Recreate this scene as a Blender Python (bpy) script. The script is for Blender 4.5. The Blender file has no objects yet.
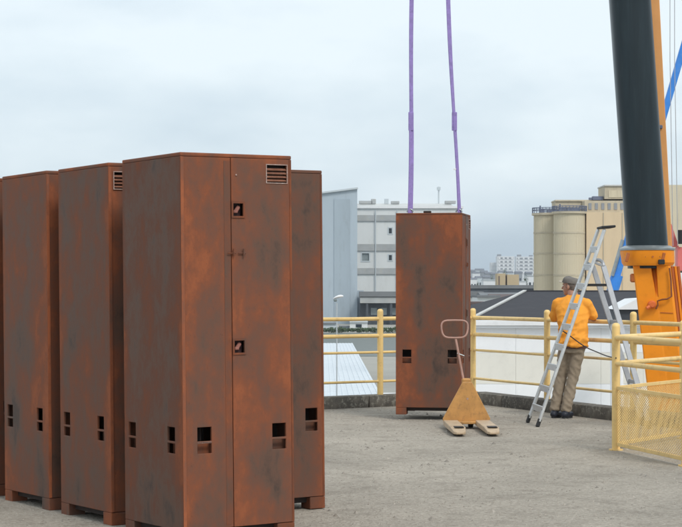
import bpy, bmesh, math, random
from mathutils import Vector, Matrix, noise
random.seed(7)
C = bpy.context.scene
COL = C.collection
F = 1850.0            # focal length in photo pixels (photo is 682 px wide)
CAM_Z = 1.56
CX, HY = 341.0, 288.0

# ------------------------------------------------------------------ camera, sky, sun, exposure
cam_d = bpy.data.cameras.new('camera')
cam_d.sensor_fit = 'HORIZONTAL'; cam_d.sensor_width = 36.0
cam_d.lens = 36.0 * F / 682.0
cam_d.shift_y = (HY - 263.5) / 682.0
cam_d.clip_start = 0.1; cam_d.clip_end = 20000
cam = bpy.data.objects.new('camera', cam_d); COL.objects.link(cam)
cam.location = (0, 0, CAM_Z); cam.rotation_euler = (math.radians(90), 0, 0)
C.camera = cam

SUN_EL, SUN_AZ = math.radians(48), math.radians(150)   # azimuth clockwise from +Y (behind the camera, to the right)
world = bpy.data.worlds.new('World'); C.world = world
world.use_nodes = True
nt = world.node_tree; nt.nodes.clear()
def N(tree, t, **kw):
    n = tree.nodes.new(t)
    for k, v in kw.items(): setattr(n, k, v)
    return n
out = N(nt, 'ShaderNodeOutputWorld')
skyt = N(nt, 'ShaderNodeTexSky'); skyt.sky_type = 'NISHITA'; skyt.sun_disc = False
skyt.sun_elevation = SUN_EL; skyt.sun_rotation = SUN_AZ; skyt.air_density = 1.2; skyt.dust_density = 2.0
bg1 = N(nt, 'ShaderNodeBackground'); bg1.inputs[1].default_value = 0.10
nt.links.new(skyt.outputs[0], bg1.inputs[0])
tc = N(nt, 'ShaderNodeTexCoord')
sep = N(nt, 'ShaderNodeSeparateXYZ'); nt.links.new(tc.outputs['Generated'], sep.inputs[0])
mp = N(nt, 'ShaderNodeMapping'); mp.inputs['Scale'].default_value = (5.5, 5.5, 15.0); mp.inputs['Location'].default_value = (1.3, 0.4, 2.2)
nt.links.new(tc.outputs['Generated'], mp.inputs[0])
cn = N(nt, 'ShaderNodeTexNoise'); cn.inputs['Scale'].default_value = 1.0; cn.inputs['Detail'].default_value = 5; cn.inputs['Roughness'].default_value = 0.5
nt.links.new(mp.outputs[0], cn.inputs['Vector'])
elev = N(nt, 'ShaderNodeMapRange'); elev.inputs['From Min'].default_value = 0.0; elev.inputs['From Max'].default_value = 0.13
nt.links.new(sep.outputs['Z'], elev.inputs['Value'])
addn = N(nt, 'ShaderNodeMath', operation='MULTIPLY_ADD'); addn.inputs[1].default_value = 2.3; addn.inputs[2].default_value = -1.06
nt.links.new(cn.outputs['Fac'], addn.inputs[0])
sumn = N(nt, 'ShaderNodeMath', operation='ADD'); nt.links.new(elev.outputs[0], sumn.inputs[0]); nt.links.new(addn.outputs[0], sumn.inputs[1])
cr = N(nt, 'ShaderNodeValToRGB')
cr.color_ramp.elements[0].position = 0.0; cr.color_ramp.elements[0].color = (0.41, 0.50, 0.58, 1)
cr.color_ramp.elements[1].position = 1.0; cr.color_ramp.elements[1].color = (0.68, 0.755, 0.80, 1)
e = cr.color_ramp.elements.new(0.45); e.color = (0.53, 0.62, 0.69, 1)
nt.links.new(sumn.outputs[0], cr.inputs[0])
bg2 = N(nt, 'ShaderNodeBackground'); bg2.inputs[1].default_value = 1.0
nt.links.new(cr.outputs[0], bg2.inputs[0])
mixw = N(nt, 'ShaderNodeMixShader'); mixw.inputs[0].default_value = 0.90
nt.links.new(bg1.outputs[0], mixw.inputs[1]); nt.links.new(bg2.outputs[0], mixw.inputs[2])
nt.links.new(mixw.outputs[0], out.inputs[0])

sun_d = bpy.data.lights.new('sun', 'SUN'); sun_d.energy = 1.3; sun_d.angle = math.radians(16); sun_d.color = (1.0, 0.95, 0.88)
sun = bpy.data.objects.new('sun', sun_d); COL.objects.link(sun)
sd = Vector((math.sin(SUN_AZ)*math.cos(SUN_EL), math.cos(SUN_AZ)*math.cos(SUN_EL), math.sin(SUN_EL)))
sun.rotation_euler = sd.to_track_quat('Z', 'Y').to_euler(); sun.location = sd*50
C.view_settings.view_transform = 'Standard'; C.view_settings.look = 'None'
C.view_settings.exposure = 0.42; C.view_settings.gamma = 1.0
C.view_settings.use_curve_mapping = False

# ------------------------------------------------------------------ helpers
def at(px, py, Y):
    k = Y / F
    return Vector(((px-CX)*k, Y, CAM_Z-(py-HY)*k))
def gx(px, Y): return (px-CX)*Y/F
def gz(py, Y): return CAM_Z-(py-HY)*Y/F

class MB:
    def __init__(self): self.bm = bmesh.new()
    def add(self, other, M=None):
        if M is not None: other.transform(M)
        me = bpy.data.meshes.new('tmp'); other.to_mesh(me); other.free()
        self.bm.from_mesh(me); bpy.data.meshes.remove(me)
    def box(self, c, s, rot=None, bev=0.0, seg=1):
        b = bmesh.new(); bmesh.ops.create_cube(b, size=1.0)
        bmesh.ops.scale(b, vec=Vector(s), verts=b.verts)
        if bev > 0:
            bmesh.ops.bevel(b, geom=b.edges[:], offset=min(bev, min(s)*0.45), segments=seg, affect='EDGES', profile=0.5)
        M = Matrix.Translation(Vector(c))
        if rot is not None: M = M @ rot.to_4x4()
        self.add(b, M); return self
    def span(self, lo, hi, bev=0.0, seg=1):
        lo, hi = Vector(lo), Vector(hi)
        return self.box((lo+hi)/2, hi-lo, None, bev, seg)
    def beam(self, p0, p1, w, h, up=(0,0,1), bev=0.0):
        p0, p1 = Vector(p0), Vector(p1); d = p1-p0; L = d.length; z = d/L
        x = Vector(up).cross(z)
        if x.length < 1e-5: x = Vector((1,0,0)).cross(z)
        x.normalize(); y = z.cross(x)
        R = Matrix((x, y, z)).transposed()
        return self.box((p0+p1)/2, (w, h, L), R, bev)
    def tube(self, pts, r, n=12, caps=True):
        pts = [Vector(p) for p in pts]; m = len(pts)
        rs = r if isinstance(r, (list, tuple)) else [r]*m
        rings = []; ref = None
        for i, p in enumerate(pts):
            a = pts[max(i-1, 0)]; b = pts[min(i+1, m-1)]
            t = (b-a)
            t = t.normalized() if t.length > 1e-9 else Vector((0,0,1))
            if ref is None:
                ref = Vector((1,0,0)) if abs(t.x) < 0.8 else Vector((0,1,0))
            x = (ref - t*ref.dot(t)).normalized(); y = t.cross(x); ref = x
            rings.append([self.bm.verts.new(p+(x*math.cos(2*math.pi*k/n)+y*math.sin(2*math.pi*k/n))*rs[i]) for k in range(n)])
        for i in range(m-1):
            for k in range(n):
                self.bm.faces.new((rings[i][k], rings[i][(k+1)%n], rings[i+1][(k+1)%n], rings[i+1][k]))
        if caps:
            self.bm.faces.new(rings[0][::-1]); self.bm.faces.new(rings[-1])
        return self
    def loft(self, rings, closed=True, caps=True):
        rs = [[self.bm.verts.new(Vector(p)) for p in ring] for ring in rings]
        n = len(rs[0])
        for i in range(len(rs)-1):
            for k in range(n if closed else n-1):
                self.bm.faces.new((rs[i][k], rs[i][(k+1)%n], rs[i+1][(k+1)%n], rs[i+1][k]))
        if caps and closed:
            self.bm.faces.new(rs[0][::-1]); self.bm.faces.new(rs[-1])
        return self
    def ball(self, c, s, sub=2, rot=None):
        b = bmesh.new(); bmesh.ops.create_icosphere(b, subdivisions=sub, radius=1.0)
        bmesh.ops.scale(b, vec=Vector(s) if not isinstance(s, (int, float)) else Vector((s,s,s)), verts=b.verts)
        M = Matrix.Translation(Vector(c))
        if rot is not None: M = M @ rot.to_4x4()
        self.add(b, M); return self
    def poly(self, pts):
        self.bm.faces.new([self.bm.verts.new(Vector(p)) for p in pts]); return self
    def prism(self, pts, vec):
        """closed solid: polygon swept along vec"""
        v = Vector(vec)
        a = [self.bm.verts.new(Vector(p)) for p in pts]; b = [self.bm.verts.new(Vector(p)+v) for p in pts]
        n = len(pts)
        self.bm.faces.new(a[::-1]); self.bm.faces.new(b)
        for i in range(n): self.bm.faces.new((a[i], a[(i+1)%n], b[(i+1)%n], b[i]))
        return self
    def panel(self, u0, u1, v0, v1, th, fn, holes=()):
        """plate with rectangular openings; fn(u,v,d) maps to xyz, d = depth behind the face"""
        us = sorted({u0, u1, *[h[0] for h in holes], *[h[1] for h in holes]})
        vs = sorted({v0, v1, *[h[2] for h in holes], *[h[3] for h in holes]})
        us = [u for u in us if u0 <= u <= u1]; vs = [v for v in vs if v0 <= v <= v1]
        def solid(i, j):
            if i < 0 or j < 0 or i >= len(us)-1 or j >= len(vs)-1: return False
            u, v = (us[i]+us[i+1])/2, (vs[j]+vs[j+1])/2
            return not any(h[0] < u < h[1] and h[2] < v < h[3] for h in holes)
        V = {}
        def vert(i, j, d):
            k = (i, j, d)
            if k not in V: V[k] = self.bm.verts.new(Vector(fn(us[i], vs[j], th if d else 0.0)))
            return V[k]
        for i in range(len(us)-1):
            for j in range(len(vs)-1):
                if not solid(i, j): continue
                q = [(i,j),(i+1,j),(i+1,j+1),(i,j+1)]
                self.bm.faces.new([vert(a,b,0) for a,b in q])
                self.bm.faces.new([vert(a,b,1) for a,b in q[::-1]])
                for (di,dj,e) in ((0,-1,(0,1)),(1,0,(1,2)),(0,1,(2,3)),(-1,0,(3,0))):
                    if not solid(i+di, j+dj):
                        a, b = q[e[0]], q[e[1]]
                        self.bm.faces.new((vert(*b,0), vert(*a,0), vert(*a,1), vert(*b,1)))
        return self
    def build(self, name, mat, parent=None, origin=None, smooth=None, bevel=0.0):
        if origin is not None: bmesh.ops.translate(self.bm, vec=-Vector(origin), verts=self.bm.verts)
        bmesh.ops.recalc_face_normals(self.bm, faces=self.bm.faces)
        me = bpy.data.meshes.new(name); self.bm.to_mesh(me); self.bm.free()
        if mat is not None: me.materials.append(mat)
        if smooth is not None:
            me.polygons.foreach_set('use_smooth', [True]*len(me.polygons))
            if smooth < 179: me.set_sharp_from_angle(angle=math.radians(smooth))
        o = bpy.data.objects.new(name, me); COL.objects.link(o)
        if parent is not None: o.parent = parent
        if bevel > 0:
            m = o.modifiers.new('bevel', 'BEVEL'); m.width = bevel; m.segments = 2; m.limit_method = 'ANGLE'; m.angle_limit = math.radians(50)
        return o

def tag(o, label=None, cat=None, group=None, kind=None):
    if label: o['label'] = label
    if cat: o['category'] = cat
    if group: o['group'] = group
    if kind: o['kind'] = kind
    return o
def empty(name, loc, rz=0.0, label=None, cat=None, group=None, kind=None):
    o = bpy.data.objects.new(name, None); COL.objects.link(o)
    o.location = loc; o.rotation_euler = (0, 0, rz); o.empty_display_size = 0.2
    return tag(o, label, cat, group, kind)
KIDS = {}
def copy_tree(o, parent=None):
    c = o.copy(); COL.objects.link(c)
    if parent is not None: c.parent = parent
    for ch in [x for x in list(COL.objects) if x.parent is o]: copy_tree(ch, c)
    return c
def share(o, parent, loc=None, rot=None):
    c = o.copy(); COL.objects.link(c); c.parent = parent
    if loc is not None: c.location = loc
    if rot is not None: c.rotation_euler = rot
    return c

# ------------------------------------------------------------------ materials
def material(name, build):
    m = bpy.data.materials.new(name); m.use_nodes = True
    t = m.node_tree; b = t.nodes['Principled BSDF']
    build(t, b); return m
def ramp(t, stops):
    r = N(t, 'ShaderNodeValToRGB'); el = r.color_ramp.elements
    while len(el) < len(stops): el.new(0.5)
    for i, (p, c) in enumerate(stops):
        el[i].position = p; el[i].color = (*c, 1)
    return r
def noise_node(t, vec, scale, detail=5, rough=0.55, dist=0.0):
    n = N(t, 'ShaderNodeTexNoise'); n.inputs['Scale'].default_value = scale; n.inputs['Detail'].default_value = detail
    n.inputs['Roughness'].default_value = rough; n.inputs['Distortion'].default_value = dist
    t.links.new(vec, n.inputs['Vector']); return n
def coords(t, scale=(1,1,1), rnd=True):
    c = N(t, 'ShaderNodeTexCoord'); m = N(t, 'ShaderNodeMapping'); m.inputs['Scale'].default_value = scale
    t.links.new(c.outputs['Object'], m.inputs[0])
    return m.outputs[0]
def bump(t, b, h, strength=0.3, dist=0.01):
    n = N(t, 'ShaderNodeBump'); n.inputs['Strength'].default_value = strength; n.inputs['Distance'].default_value = dist
    t.links.new(h, n.inputs['Height']); t.links.new(n.outputs[0], b.inputs['Normal'])
def mixc(t, fac, a, b, mode='MIX'):
    m = N(t, 'ShaderNodeMix', data_type='RGBA', blend_type=mode)
    for s, v in ((0, fac), (6, a), (7, b)):
        if hasattr(v, 'links') or hasattr(v, 'is_linked'): t.links.new(v, m.inputs[s])
        else: m.inputs[s].default_value = v if s == 0 else (*v, 1)
    return m.outputs[2]

def paint(name, col, rough=0.5, var=0.15, scale=3.0, dirt=None, dirt_amt=0.35, metal=0.0, spec=0.5, bmp=0.0, stretch=(1,1,1)):
    def f(t, b):
        v = coords(t, stretch)
        n = noise_node(t, v, scale, 6, 0.6)
        lo = tuple(c*(1-var) for c in col); hi = tuple(min(1, c*(1+var)) for c in col)
        r = ramp(t, [(0.3, lo), (0.7, hi)]); t.links.new(n.outputs['Fac'], r.inputs[0])
        c = r.outputs[0]
        if dirt:
            n2 = noise_node(t, v, scale*2.7, 8, 0.7)
            r2 = ramp(t, [(0.52, (0,0,0)), (0.72, (dirt_amt,)*3)]); t.links.new(n2.outputs['Fac'], r2.inputs[0])
            c = mixc(t, r2.outputs[0], c, dirt)
        t.links.new(c, b.inputs['Base Color'])
        rr = ramp(t, [(0.3, (rough*0.85,)*3), (0.7, (min(1, rough*1.15),)*3)]); t.links.new(n.outputs['Fac'], rr.inputs[0])
        t.links.new(rr.outputs[0], b.inputs['Roughness'])
        b.inputs['Metallic'].default_value = metal; b.inputs['Specular IOR Level'].default_value = spec
        if bmp:
            n3 = noise_node(t, v, scale*12, 4, 0.6); bump(t, b, n3.outputs['Fac'], bmp, 0.01)
    return material(name, f)

def rust(name, grey, orange, offset):
    def f(t, b):
        tcn = N(t, 'ShaderNodeTexCoord'); oi = N(t, 'ShaderNodeObjectInfo')
        # each cabinet gets its own patches: the object's parent differs, its location in the world too
        geo = N(t, 'ShaderNodeNewGeometry')
        m = N(t, 'ShaderNodeMapping'); m.inputs['Scale'].default_value = (1, 1, 0.62); m.inputs['Location'].default_value = offset
        t.links.new(geo.outputs['Position'], m.inputs[0])
        v = m.outputs[0]
        big = noise_node(t, v, 2.3, 6, 0.55, 0.4)
        mid = noise_node(t, v, 6.5, 8, 0.66, 0.25)
        fine = noise_node(t, v, 24, 9, 0.75)
        ms = N(t, 'ShaderNodeMapping'); ms.inputs['Scale'].default_value = (14, 14, 0.55)
        t.links.new(geo.outputs['Position'], ms.inputs[0])
        streak = noise_node(t, ms.outputs[0], 1.0, 5, 0.6, 0.3)
        w1 = N(t, 'ShaderNodeMath', operation='MULTIPLY_ADD'); t.links.new(mid.outputs['Fac'], w1.inputs[0]); w1.inputs[1].default_value = 0.72
        t.links.new(big.outputs['Fac'], w1.inputs[2])
        w2 = N(t, 'ShaderNodeMath', operation='MULTIPLY_ADD'); t.links.new(streak.outputs['Fac'], w2.inputs[0]); w2.inputs[1].default_value = 0.20
        t.links.new(w1.outputs[0], w2.inputs[2])
        w3 = N(t, 'ShaderNodeMath', operation='MULTIPLY_ADD'); t.links.new(fine.outputs['Fac'], w3.inputs[0]); w3.inputs[1].default_value = 0.34
        t.links.new(w2.outputs[0], w3.inputs[2])
        # more rust along the corner edges, the top edge and the door seam of each cabinet
        so = N(t, 'ShaderNodeSeparateXYZ'); t.links.new(tcn.outputs['Object'], so.inputs[0])
        def mth(op, a, b2=None):
            q = N(t, 'ShaderNodeMath', operation=op)
            for i_, v_ in enumerate((a, b2)):
                if v_ is None: continue
                if isinstance(v_, (int, float)): q.inputs[i_].default_value = v_
                else: t.links.new(v_, q.inputs[i_])
            return q.outputs[0]
        dx_ = mth('SUBTRACT', 0.395, mth('ABSOLUTE', so.outputs['X'])); dy_ = mth('SUBTRACT', 0.395, mth('ABSOLUTE', so.outputs['Y']))
        de = mth('MAXIMUM', dx_, dy_)
        de = mth('MINIMUM', de, mth('ADD', mth('ABSOLUTE', mth('SUBTRACT', so.outputs['X'], -0.04)), 0.02))
        de = mth('MINIMUM', de, mth('ADD', mth('SUBTRACT', 2.385, so.outputs['Z']), 0.02))
        em = mth('MULTIPLY', mth('MAXIMUM', mth('SUBTRACT', 1.0, mth('DIVIDE', de, 0.11)), 0.0), 0.15)
        w4 = N(t, 'ShaderNodeMath', operation='ADD'); t.links.new(w3.outputs[0], w4.inputs[0]); t.links.new(em, w4.inputs[1]); w3 = w4
        s = N(t, 'ShaderNodeMapRange'); s.inputs['From Min'].default_value = 0.86; s.inputs['From Max'].default_value = 1.40
        t.links.new(w3.outputs[0], s.inputs['Value'])
        r = ramp(t, [(0.0, (0.068*grey, 0.045*grey, 0.036*grey)), (0.28, (0.120*grey, 0.066*grey, 0.046*grey)),
                     (0.54, (0.160*orange, 0.066*orange, 0.040*orange)), (0.78, (0.210*orange, 0.070*orange, 0.034*orange)), (1.0, (0.28*orange, 0.086*orange, 0.036*orange))])
        t.links.new(s.outputs[0], r.inputs[0])
        sp = noise_node(t, v, 55, 6, 0.75)
        r2 = ramp(t, [(0.60, (0,0,0)), (0.74, (0.55,)*3)]); t.links.new(sp.outputs['Fac'], r2.inputs[0])
        c = mixc(t, r2.outputs[0], r.outputs[0], (0.05, 0.025, 0.018))
        t.links.new(c, b.inputs['Base Color'])
        rr = ramp(t, [(0.2, (0.55,)*3), (0.8, (0.8,)*3)]); t.links.new(s.outputs[0], rr.inputs[0])
        t.links.new(rr.outputs[0], b.inputs['Roughness']); b.inputs['Specular IOR Level'].default_value = 0.28
        bump(t, b, w3.outputs[0], 0.25, 0.006)
    return material(name, f)

M = {}
M['rust_dark'] = rust('rust_dark', 1.0, 0.85, (3.1, 0.7, 0.2))
M['rust_warm'] = rust('rust_warm', 1.05, 1.05, (0.3, 1.9, 4.4))
M['rust_edge'] = rust('rust_edge', 1.1, 1.25, (5.3, 0.9, 3.1))
M['scuffed_rust'] = paint('scuffed_rust', (0.24, 0.10, 0.06), 0.6, 0.3, 25, (0.4,0.3,0.25), 0.5)
M['rust_brown'] = rust('rust_brown', 1.0, 0.98, (7.3, 2.9, 1.4))
M['scuffed'] = paint('scuffed_steel', (0.36, 0.24, 0.20), 0.6, 0.3, 30, (0.7,0.68,0.66), 0.6)
M['latch_dark'] = paint('latch_dark', (0.07, 0.03, 0.03), 0.6, 0.3, 20)
M['latch'] = paint('latch_red', (0.30, 0.12, 0.09), 0.5, 0.3, 20)
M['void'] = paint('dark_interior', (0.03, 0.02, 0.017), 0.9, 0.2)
M['yellow'] = paint('yellow_rail_paint', (0.82, 0.57, 0.225), 0.45, 0.08, 3.0, (0.42, 0.27, 0.13), 0.55, bmp=0.05)
M['jack'] = paint('ochre_jack_paint', (0.51, 0.26, 0.078), 0.5, 0.2, 6.0, (0.16, 0.09, 0.05), 0.7, bmp=0.08)
M['fork'] = paint('worn_fork', (0.48, 0.36, 0.24), 0.55, 0.2, 9.0, (0.20, 0.14, 0.10), 0.6, bmp=0.08)
M['handle'] = paint('faded_red_tube', (0.42, 0.24, 0.19), 0.5, 0.2, 9)
M['rubber'] = paint('black_rubber', (0.018, 0.018, 0.02), 0.7, 0.3, 20)
M['alu'] = paint('aluminium', (0.62, 0.63, 0.63), 0.42, 0.10, 8.0, (0.35,0.35,0.35), 0.4, metal=0.55)
M['alu_dull'] = paint('dull_aluminium', (0.42, 0.43, 0.45), 0.5, 0.12, 8.0, metal=0.5)
M['strap'] = paint('purple_webbing', (0.29, 0.215, 0.50), 0.8, 0.15, 14.0, (0.10, 0.08, 0.20), 0.6, bmp=0.3)
M['white_tag'] = paint('white_tag', (0.8, 0.8, 0.8), 0.6, 0.05)
M['kerb'] = paint('mossy_kerb_stone', (0.13, 0.115, 0.095), 0.9, 0.5, 6.0, (0.42, 0.40, 0.33), 0.9, bmp=0.6)
M['kerb_b'] = paint('dark_kerb_stone', (0.09, 0.08, 0.068), 0.9, 0.5, 8.0, (0.38, 0.36, 0.30), 0.8, bmp=0.6)
M['orange'] = paint('crane_orange', (0.84, 0.27, 0.012), 0.5, 0.06, 2.5, (0.45, 0.12, 0.01), 0.25, spec=0.25)
M['orange_pale'] = paint('crane_orange_faded', (0.72, 0.33, 0.10), 0.45, 0.1, 2.0)
M['boom'] = paint('boom_dark_teal', (0.012, 0.022, 0.028), 0.32, 0.3, 1.6, (0.03,0.045,0.05), 0.4, spec=0.32, stretch=(4,4,0.3))
M['steel'] = paint('wet_steel', (0.32, 0.35, 0.36), 0.35, 0.15, 5, metal=0.6)
M['dark_orange'] = paint('crane_dark_orange_parts', (0.42, 0.11, 0.015), 0.5, 0.2, 4)  # darker orange for clamps, bolts, bracket, weld and side rails
M['knob'] = paint('red_knob', (0.66, 0.13, 0.02), 0.5, 0.1, 9)
M['blue'] = paint('blue_crane_paint', (0.035, 0.22, 0.66), 0.4, 0.12, 1.5, (0.25,0.38,0.55), 0.3)
M['red'] = paint('red_mast_paint', (0.68, 0.17, 0.16), 0.5, 0.1, 3)
M['white'] = paint('white_paint', (0.78, 0.79, 0.80), 0.5, 0.05, 1.5, (0.55,0.55,0.55), 0.3)
M['roof_white'] = paint('pale_blue_roof', (0.60, 0.65, 0.69), 0.75, 0.08, 5.0, (0.42, 0.47, 0.5), 0.4, bmp=0.1)
M['cream'] = paint('cream_cladding', (0.76, 0.74, 0.67), 0.6, 0.05, 0.9, (0.52,0.5,0.44), 0.25)
M['clad'] = paint('white_cladding', (0.85, 0.865, 0.88), 0.55, 0.05, 0.9, (0.6,0.62,0.64), 0.25)
M['slate'] = paint('dark_roof_felt', (0.050, 0.050, 0.058), 0.85, 0.15, 1.2, (0.085,0.085,0.09), 0.3, spec=0.2)
M['trim'] = paint('pale_trim', (0.52, 0.52, 0.50), 0.6, 0.1, 2)
M['concrete'] = paint('grey_blue_render', (0.40, 0.47, 0.53), 0.8, 0.05, 0.15, (0.29, 0.34, 0.38), 0.55, stretch=(1.6,1.6,0.25))
M['concrete_light'] = paint('pale_grey_render', (0.50, 0.55, 0.58), 0.8, 0.05, 0.3, (0.42,0.46,0.48), 0.4)
M['panel'] = paint('white_facade_panel', (0.66, 0.68, 0.68), 0.7, 0.05, 0.3, (0.5,0.5,0.47), 0.35, stretch=(1,1,0.3))
M['band'] = paint('grey_band', (0.37, 0.385, 0.39), 0.7, 0.12, 0.5, (0.48,0.45,0.35), 0.5)
M['glass'] = paint('dark_window', (0.03, 0.04, 0.05), 0.15, 0.3, 1)
M['glass_grey'] = paint('grey_window', (0.22, 0.26, 0.27), 0.25, 0.2, 1)
M['darkwall'] = paint('dark_shed_wall', (0.055, 0.065, 0.08), 0.7, 0.4, 0.3, (0.14,0.16,0.18), 0.5)
M['midroof'] = paint('grey_shed_roof', (0.17, 0.18, 0.19), 0.8, 0.2, 0.3)
M['brownroof'] = paint('brown_shed_roof', (0.12, 0.085, 0.08), 0.8, 0.2, 0.3)
M['silo'] = paint('silo_concrete', (0.64, 0.56, 0.41), 0.85, 0.06, 0.35, (0.40, 0.32, 0.22), 0.45, stretch=(2.5,2.5,0.18))
M['silo_peach'] = paint('silo_peach_wall', (0.71, 0.55, 0.36), 0.85, 0.05, 0.12, (0.5,0.38,0.24), 0.3, stretch=(1.5,1.5,0.3))
M['silo_top'] = paint('silo_head_concrete', (0.53, 0.46, 0.34), 0.85, 0.12, 0.25, (0.30,0.25,0.18), 0.5, stretch=(1.5,1.5,0.3))
M['silo_rail'] = paint('blue_grey_gantry', (0.13, 0.15, 0.22), 0.6, 0.2, 2)
M['town_white'] = paint('town_white', (0.66, 0.68, 0.70), 0.8, 0.05, 0.05)
M['town_grey'] = paint('town_grey', (0.27, 0.29, 0.32), 0.8, 0.15, 0.05)
M['town_roof'] = paint('town_roof', (0.16, 0.17, 0.20), 0.8, 0.2, 0.05)
M['town_tan'] = paint('town_tan', (0.46, 0.36, 0.22), 0.8, 0.1, 0.1)
M['bark'] = paint('bark', (0.08, 0.06, 0.045), 0.9, 0.2, 3)
M['leaf'] = paint('leaf_green', (0.05, 0.085, 0.035), 0.7, 0.35, 0.8)
M['skin'] = paint('skin', (0.42, 0.22, 0.15), 0.5, 0.1, 20)
M['shirt'] = paint('orange_tshirt', (0.90, 0.365, 0.05), 0.85, 0.06, 12, spec=0.2, bmp=0.15)
M['trousers'] = paint('khaki_trousers', (0.31, 0.25, 0.185), 0.9, 0.14, 10, (0.2,0.16,0.12), 0.4, spec=0.2, bmp=0.25)
M['belt'] = paint('brown_belt', (0.07, 0.025, 0.015), 0.5, 0.2, 20)
M['shoes'] = paint('dark_shoes', (0.015, 0.018, 0.03), 0.5, 0.3, 20)
M['hair'] = paint('grey_hair', (0.17, 0.14, 0.12), 0.8, 0.4, 60, bmp=0.6)
M['cap'] = paint('beige_cap', (0.46, 0.41, 0.33), 0.85, 0.1, 20)
M['cap_dark'] = paint('dark_cap', (0.16, 0.145, 0.13), 0.85, 0.2, 20)
M['cable'] = paint('dark_cable', (0.03, 0.03, 0.035), 0.6, 0.2, 20)
M['hose'] = paint('brown_hose', (0.22, 0.06, 0.015), 0.5, 0.2, 20)

def ground_f(t, b):
    v = coords(t)
    a = noise_node(t, v, 0.5, 6, 0.6); g = noise_node(t, v, 24, 8, 0.8); p = N(t, 'ShaderNodeTexVoronoi'); p.inputs['Scale'].default_value = 45; dk = noise_node(t, v, 9.0, 8, 0.75, 0.2)
    t.links.new(v, p.inputs['Vector'])
    st = noise_node(t, v, 3.0, 7, 0.65, 0.4)
    r = ramp(t, [(0.3, (0.24, 0.21, 0.172)), (0.5, (0.42, 0.375, 0.315)), (0.72, (0.60, 0.55, 0.475))]); t.links.new(g.outputs['Fac'], r.inputs[0])
    r2 = ramp(t, [(0.3, (0.72,)*3), (0.7, (1.05,)*3)]); t.links.new(a.outputs['Fac'], r2.inputs[0])
    c = mixc(t, 1.0, r.outputs[0], r2.outputs[0], 'MULTIPLY')
    r3 = ramp(t, [(0.50, (0,0,0)), (0.70, (0.55,)*3)]); t.links.new(st.outputs['Fac'], r3.inputs[0])
    c = mixc(t, r3.outputs[0], c, (0.19, 0.165, 0.135))
    r4 = ramp(t, [(0.58, (0,0,0)), (0.70, (0.6,)*3)]); t.links.new(dk.outputs['Fac'], r4.inputs[0])
    c = mixc(t, r4.outputs[0], c, (0.13, 0.11, 0.09))
    t.links.new(c, b.inputs['Base Color']); b.inputs['Roughness'].default_value = 0.95; b.inputs['Specular IOR Level'].default_value = 0.2
    ad = N(t, 'ShaderNodeMath', operation='ADD'); t.links.new(p.outputs['Distance'], ad.inputs[0]); t.links.new(g.outputs['Fac'], ad.inputs[1])
    bump(t, b, ad.outputs[0], 0.7, 0.012)
M['terrace'] = material('gravelled_concrete', ground_f)
M['pebble'] = paint('pebble', (0.30, 0.27, 0.23), 0.9, 0.5, 1.5)
def yard_f(t, b):
    v = coords(t)
    a = noise_node(t, v, 0.05, 8, 0.65)
    r = ramp(t, [(0.3, (0.27, 0.26, 0.235)), (0.6, (0.36, 0.35, 0.31)), (0.8, (0.42, 0.41, 0.37))]); t.links.new(a.outputs['Fac'], r.inputs[0])
    t.links.new(r.outputs[0], b.inputs['Base Color']); b.inputs['Roughness'].default_value = 0.9
M['yard'] = material('yard_concrete', yard_f)
def water_f(t, b):
    v = coords(t); a = noise_node(t, v, 0.6, 5, 0.6)
    b.inputs['Base Color'].default_value = (0.10, 0.115, 0.10, 1); b.inputs['Roughness'].default_value = 0.35; b.inputs['Specular IOR Level'].default_value = 0.15
    bump(t, b, a.outputs['Fac'], 0.5, 0.3)
M['water'] = material('river_water', water_f)

GZ = -4.0
# ------------------------------------------------------------------ setting: ground, terrace, river
o = MB().poly([(-5000, -300, GZ), (5000, -300, GZ), (5000, 4000, GZ), (-5000, 4000, GZ)]).build('ground', M['yard']); tag(o, kind='structure')
o = MB().poly([(-700, 150, GZ+.02), (700, 150, GZ+.02), (700, 228, GZ+.02), (-700, 228, GZ+.02)]).build('river_water', M['water']); tag(o, kind='structure')

CORNER = Vector((1.803, 25.27, 0))                 # where the two railing runs meet
DR = Vector((1.0, -2.3, 0)).normalized()           # right run, towards the camera
DLt = Vector((-1.0, -0.667, 0)).normalized()       # left run
RO = Vector((-DR.y, DR.x, 0)); RO = RO if RO.x > 0 else -RO      # outward normal of the right run
LO = Vector((DLt.y, -DLt.x, 0)); LO = LO if LO.y > 0 else -LO
K_IN, K_OUT = 0.13, 0.13
def isect(p, d, q, e):
    det = d.x*(-e.y)+e.x*d.y
    s = ((q.x-p.x)*(-e.y)+e.x*(q.y-p.y))/det
    return p+d*s
outer_corner = isect(CORNER+RO*K_OUT, DR, CORNER+LO*K_OUT, DLt)
inner_corner = isect(CORNER-RO*K_IN, DR, CORNER-LO*K_IN, DLt)
rl, ll = 14.0, 16.0
pts = [outer_corner, CORNER+RO*K_OUT+DR*rl]
tl = pts[-1]
pts += [Vector((tl.x, -6, 0)), Vector((-16, -6, 0)), CORNER+LO*K_OUT+DLt*ll]
bm_ = MB(); bm_.prism([(p.x, p.y, GZ-0.02) for p in pts], (0, 0, -GZ+0.02))
o = bm_.build('terrace', M['terrace']); tag(o, kind='structure')

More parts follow.
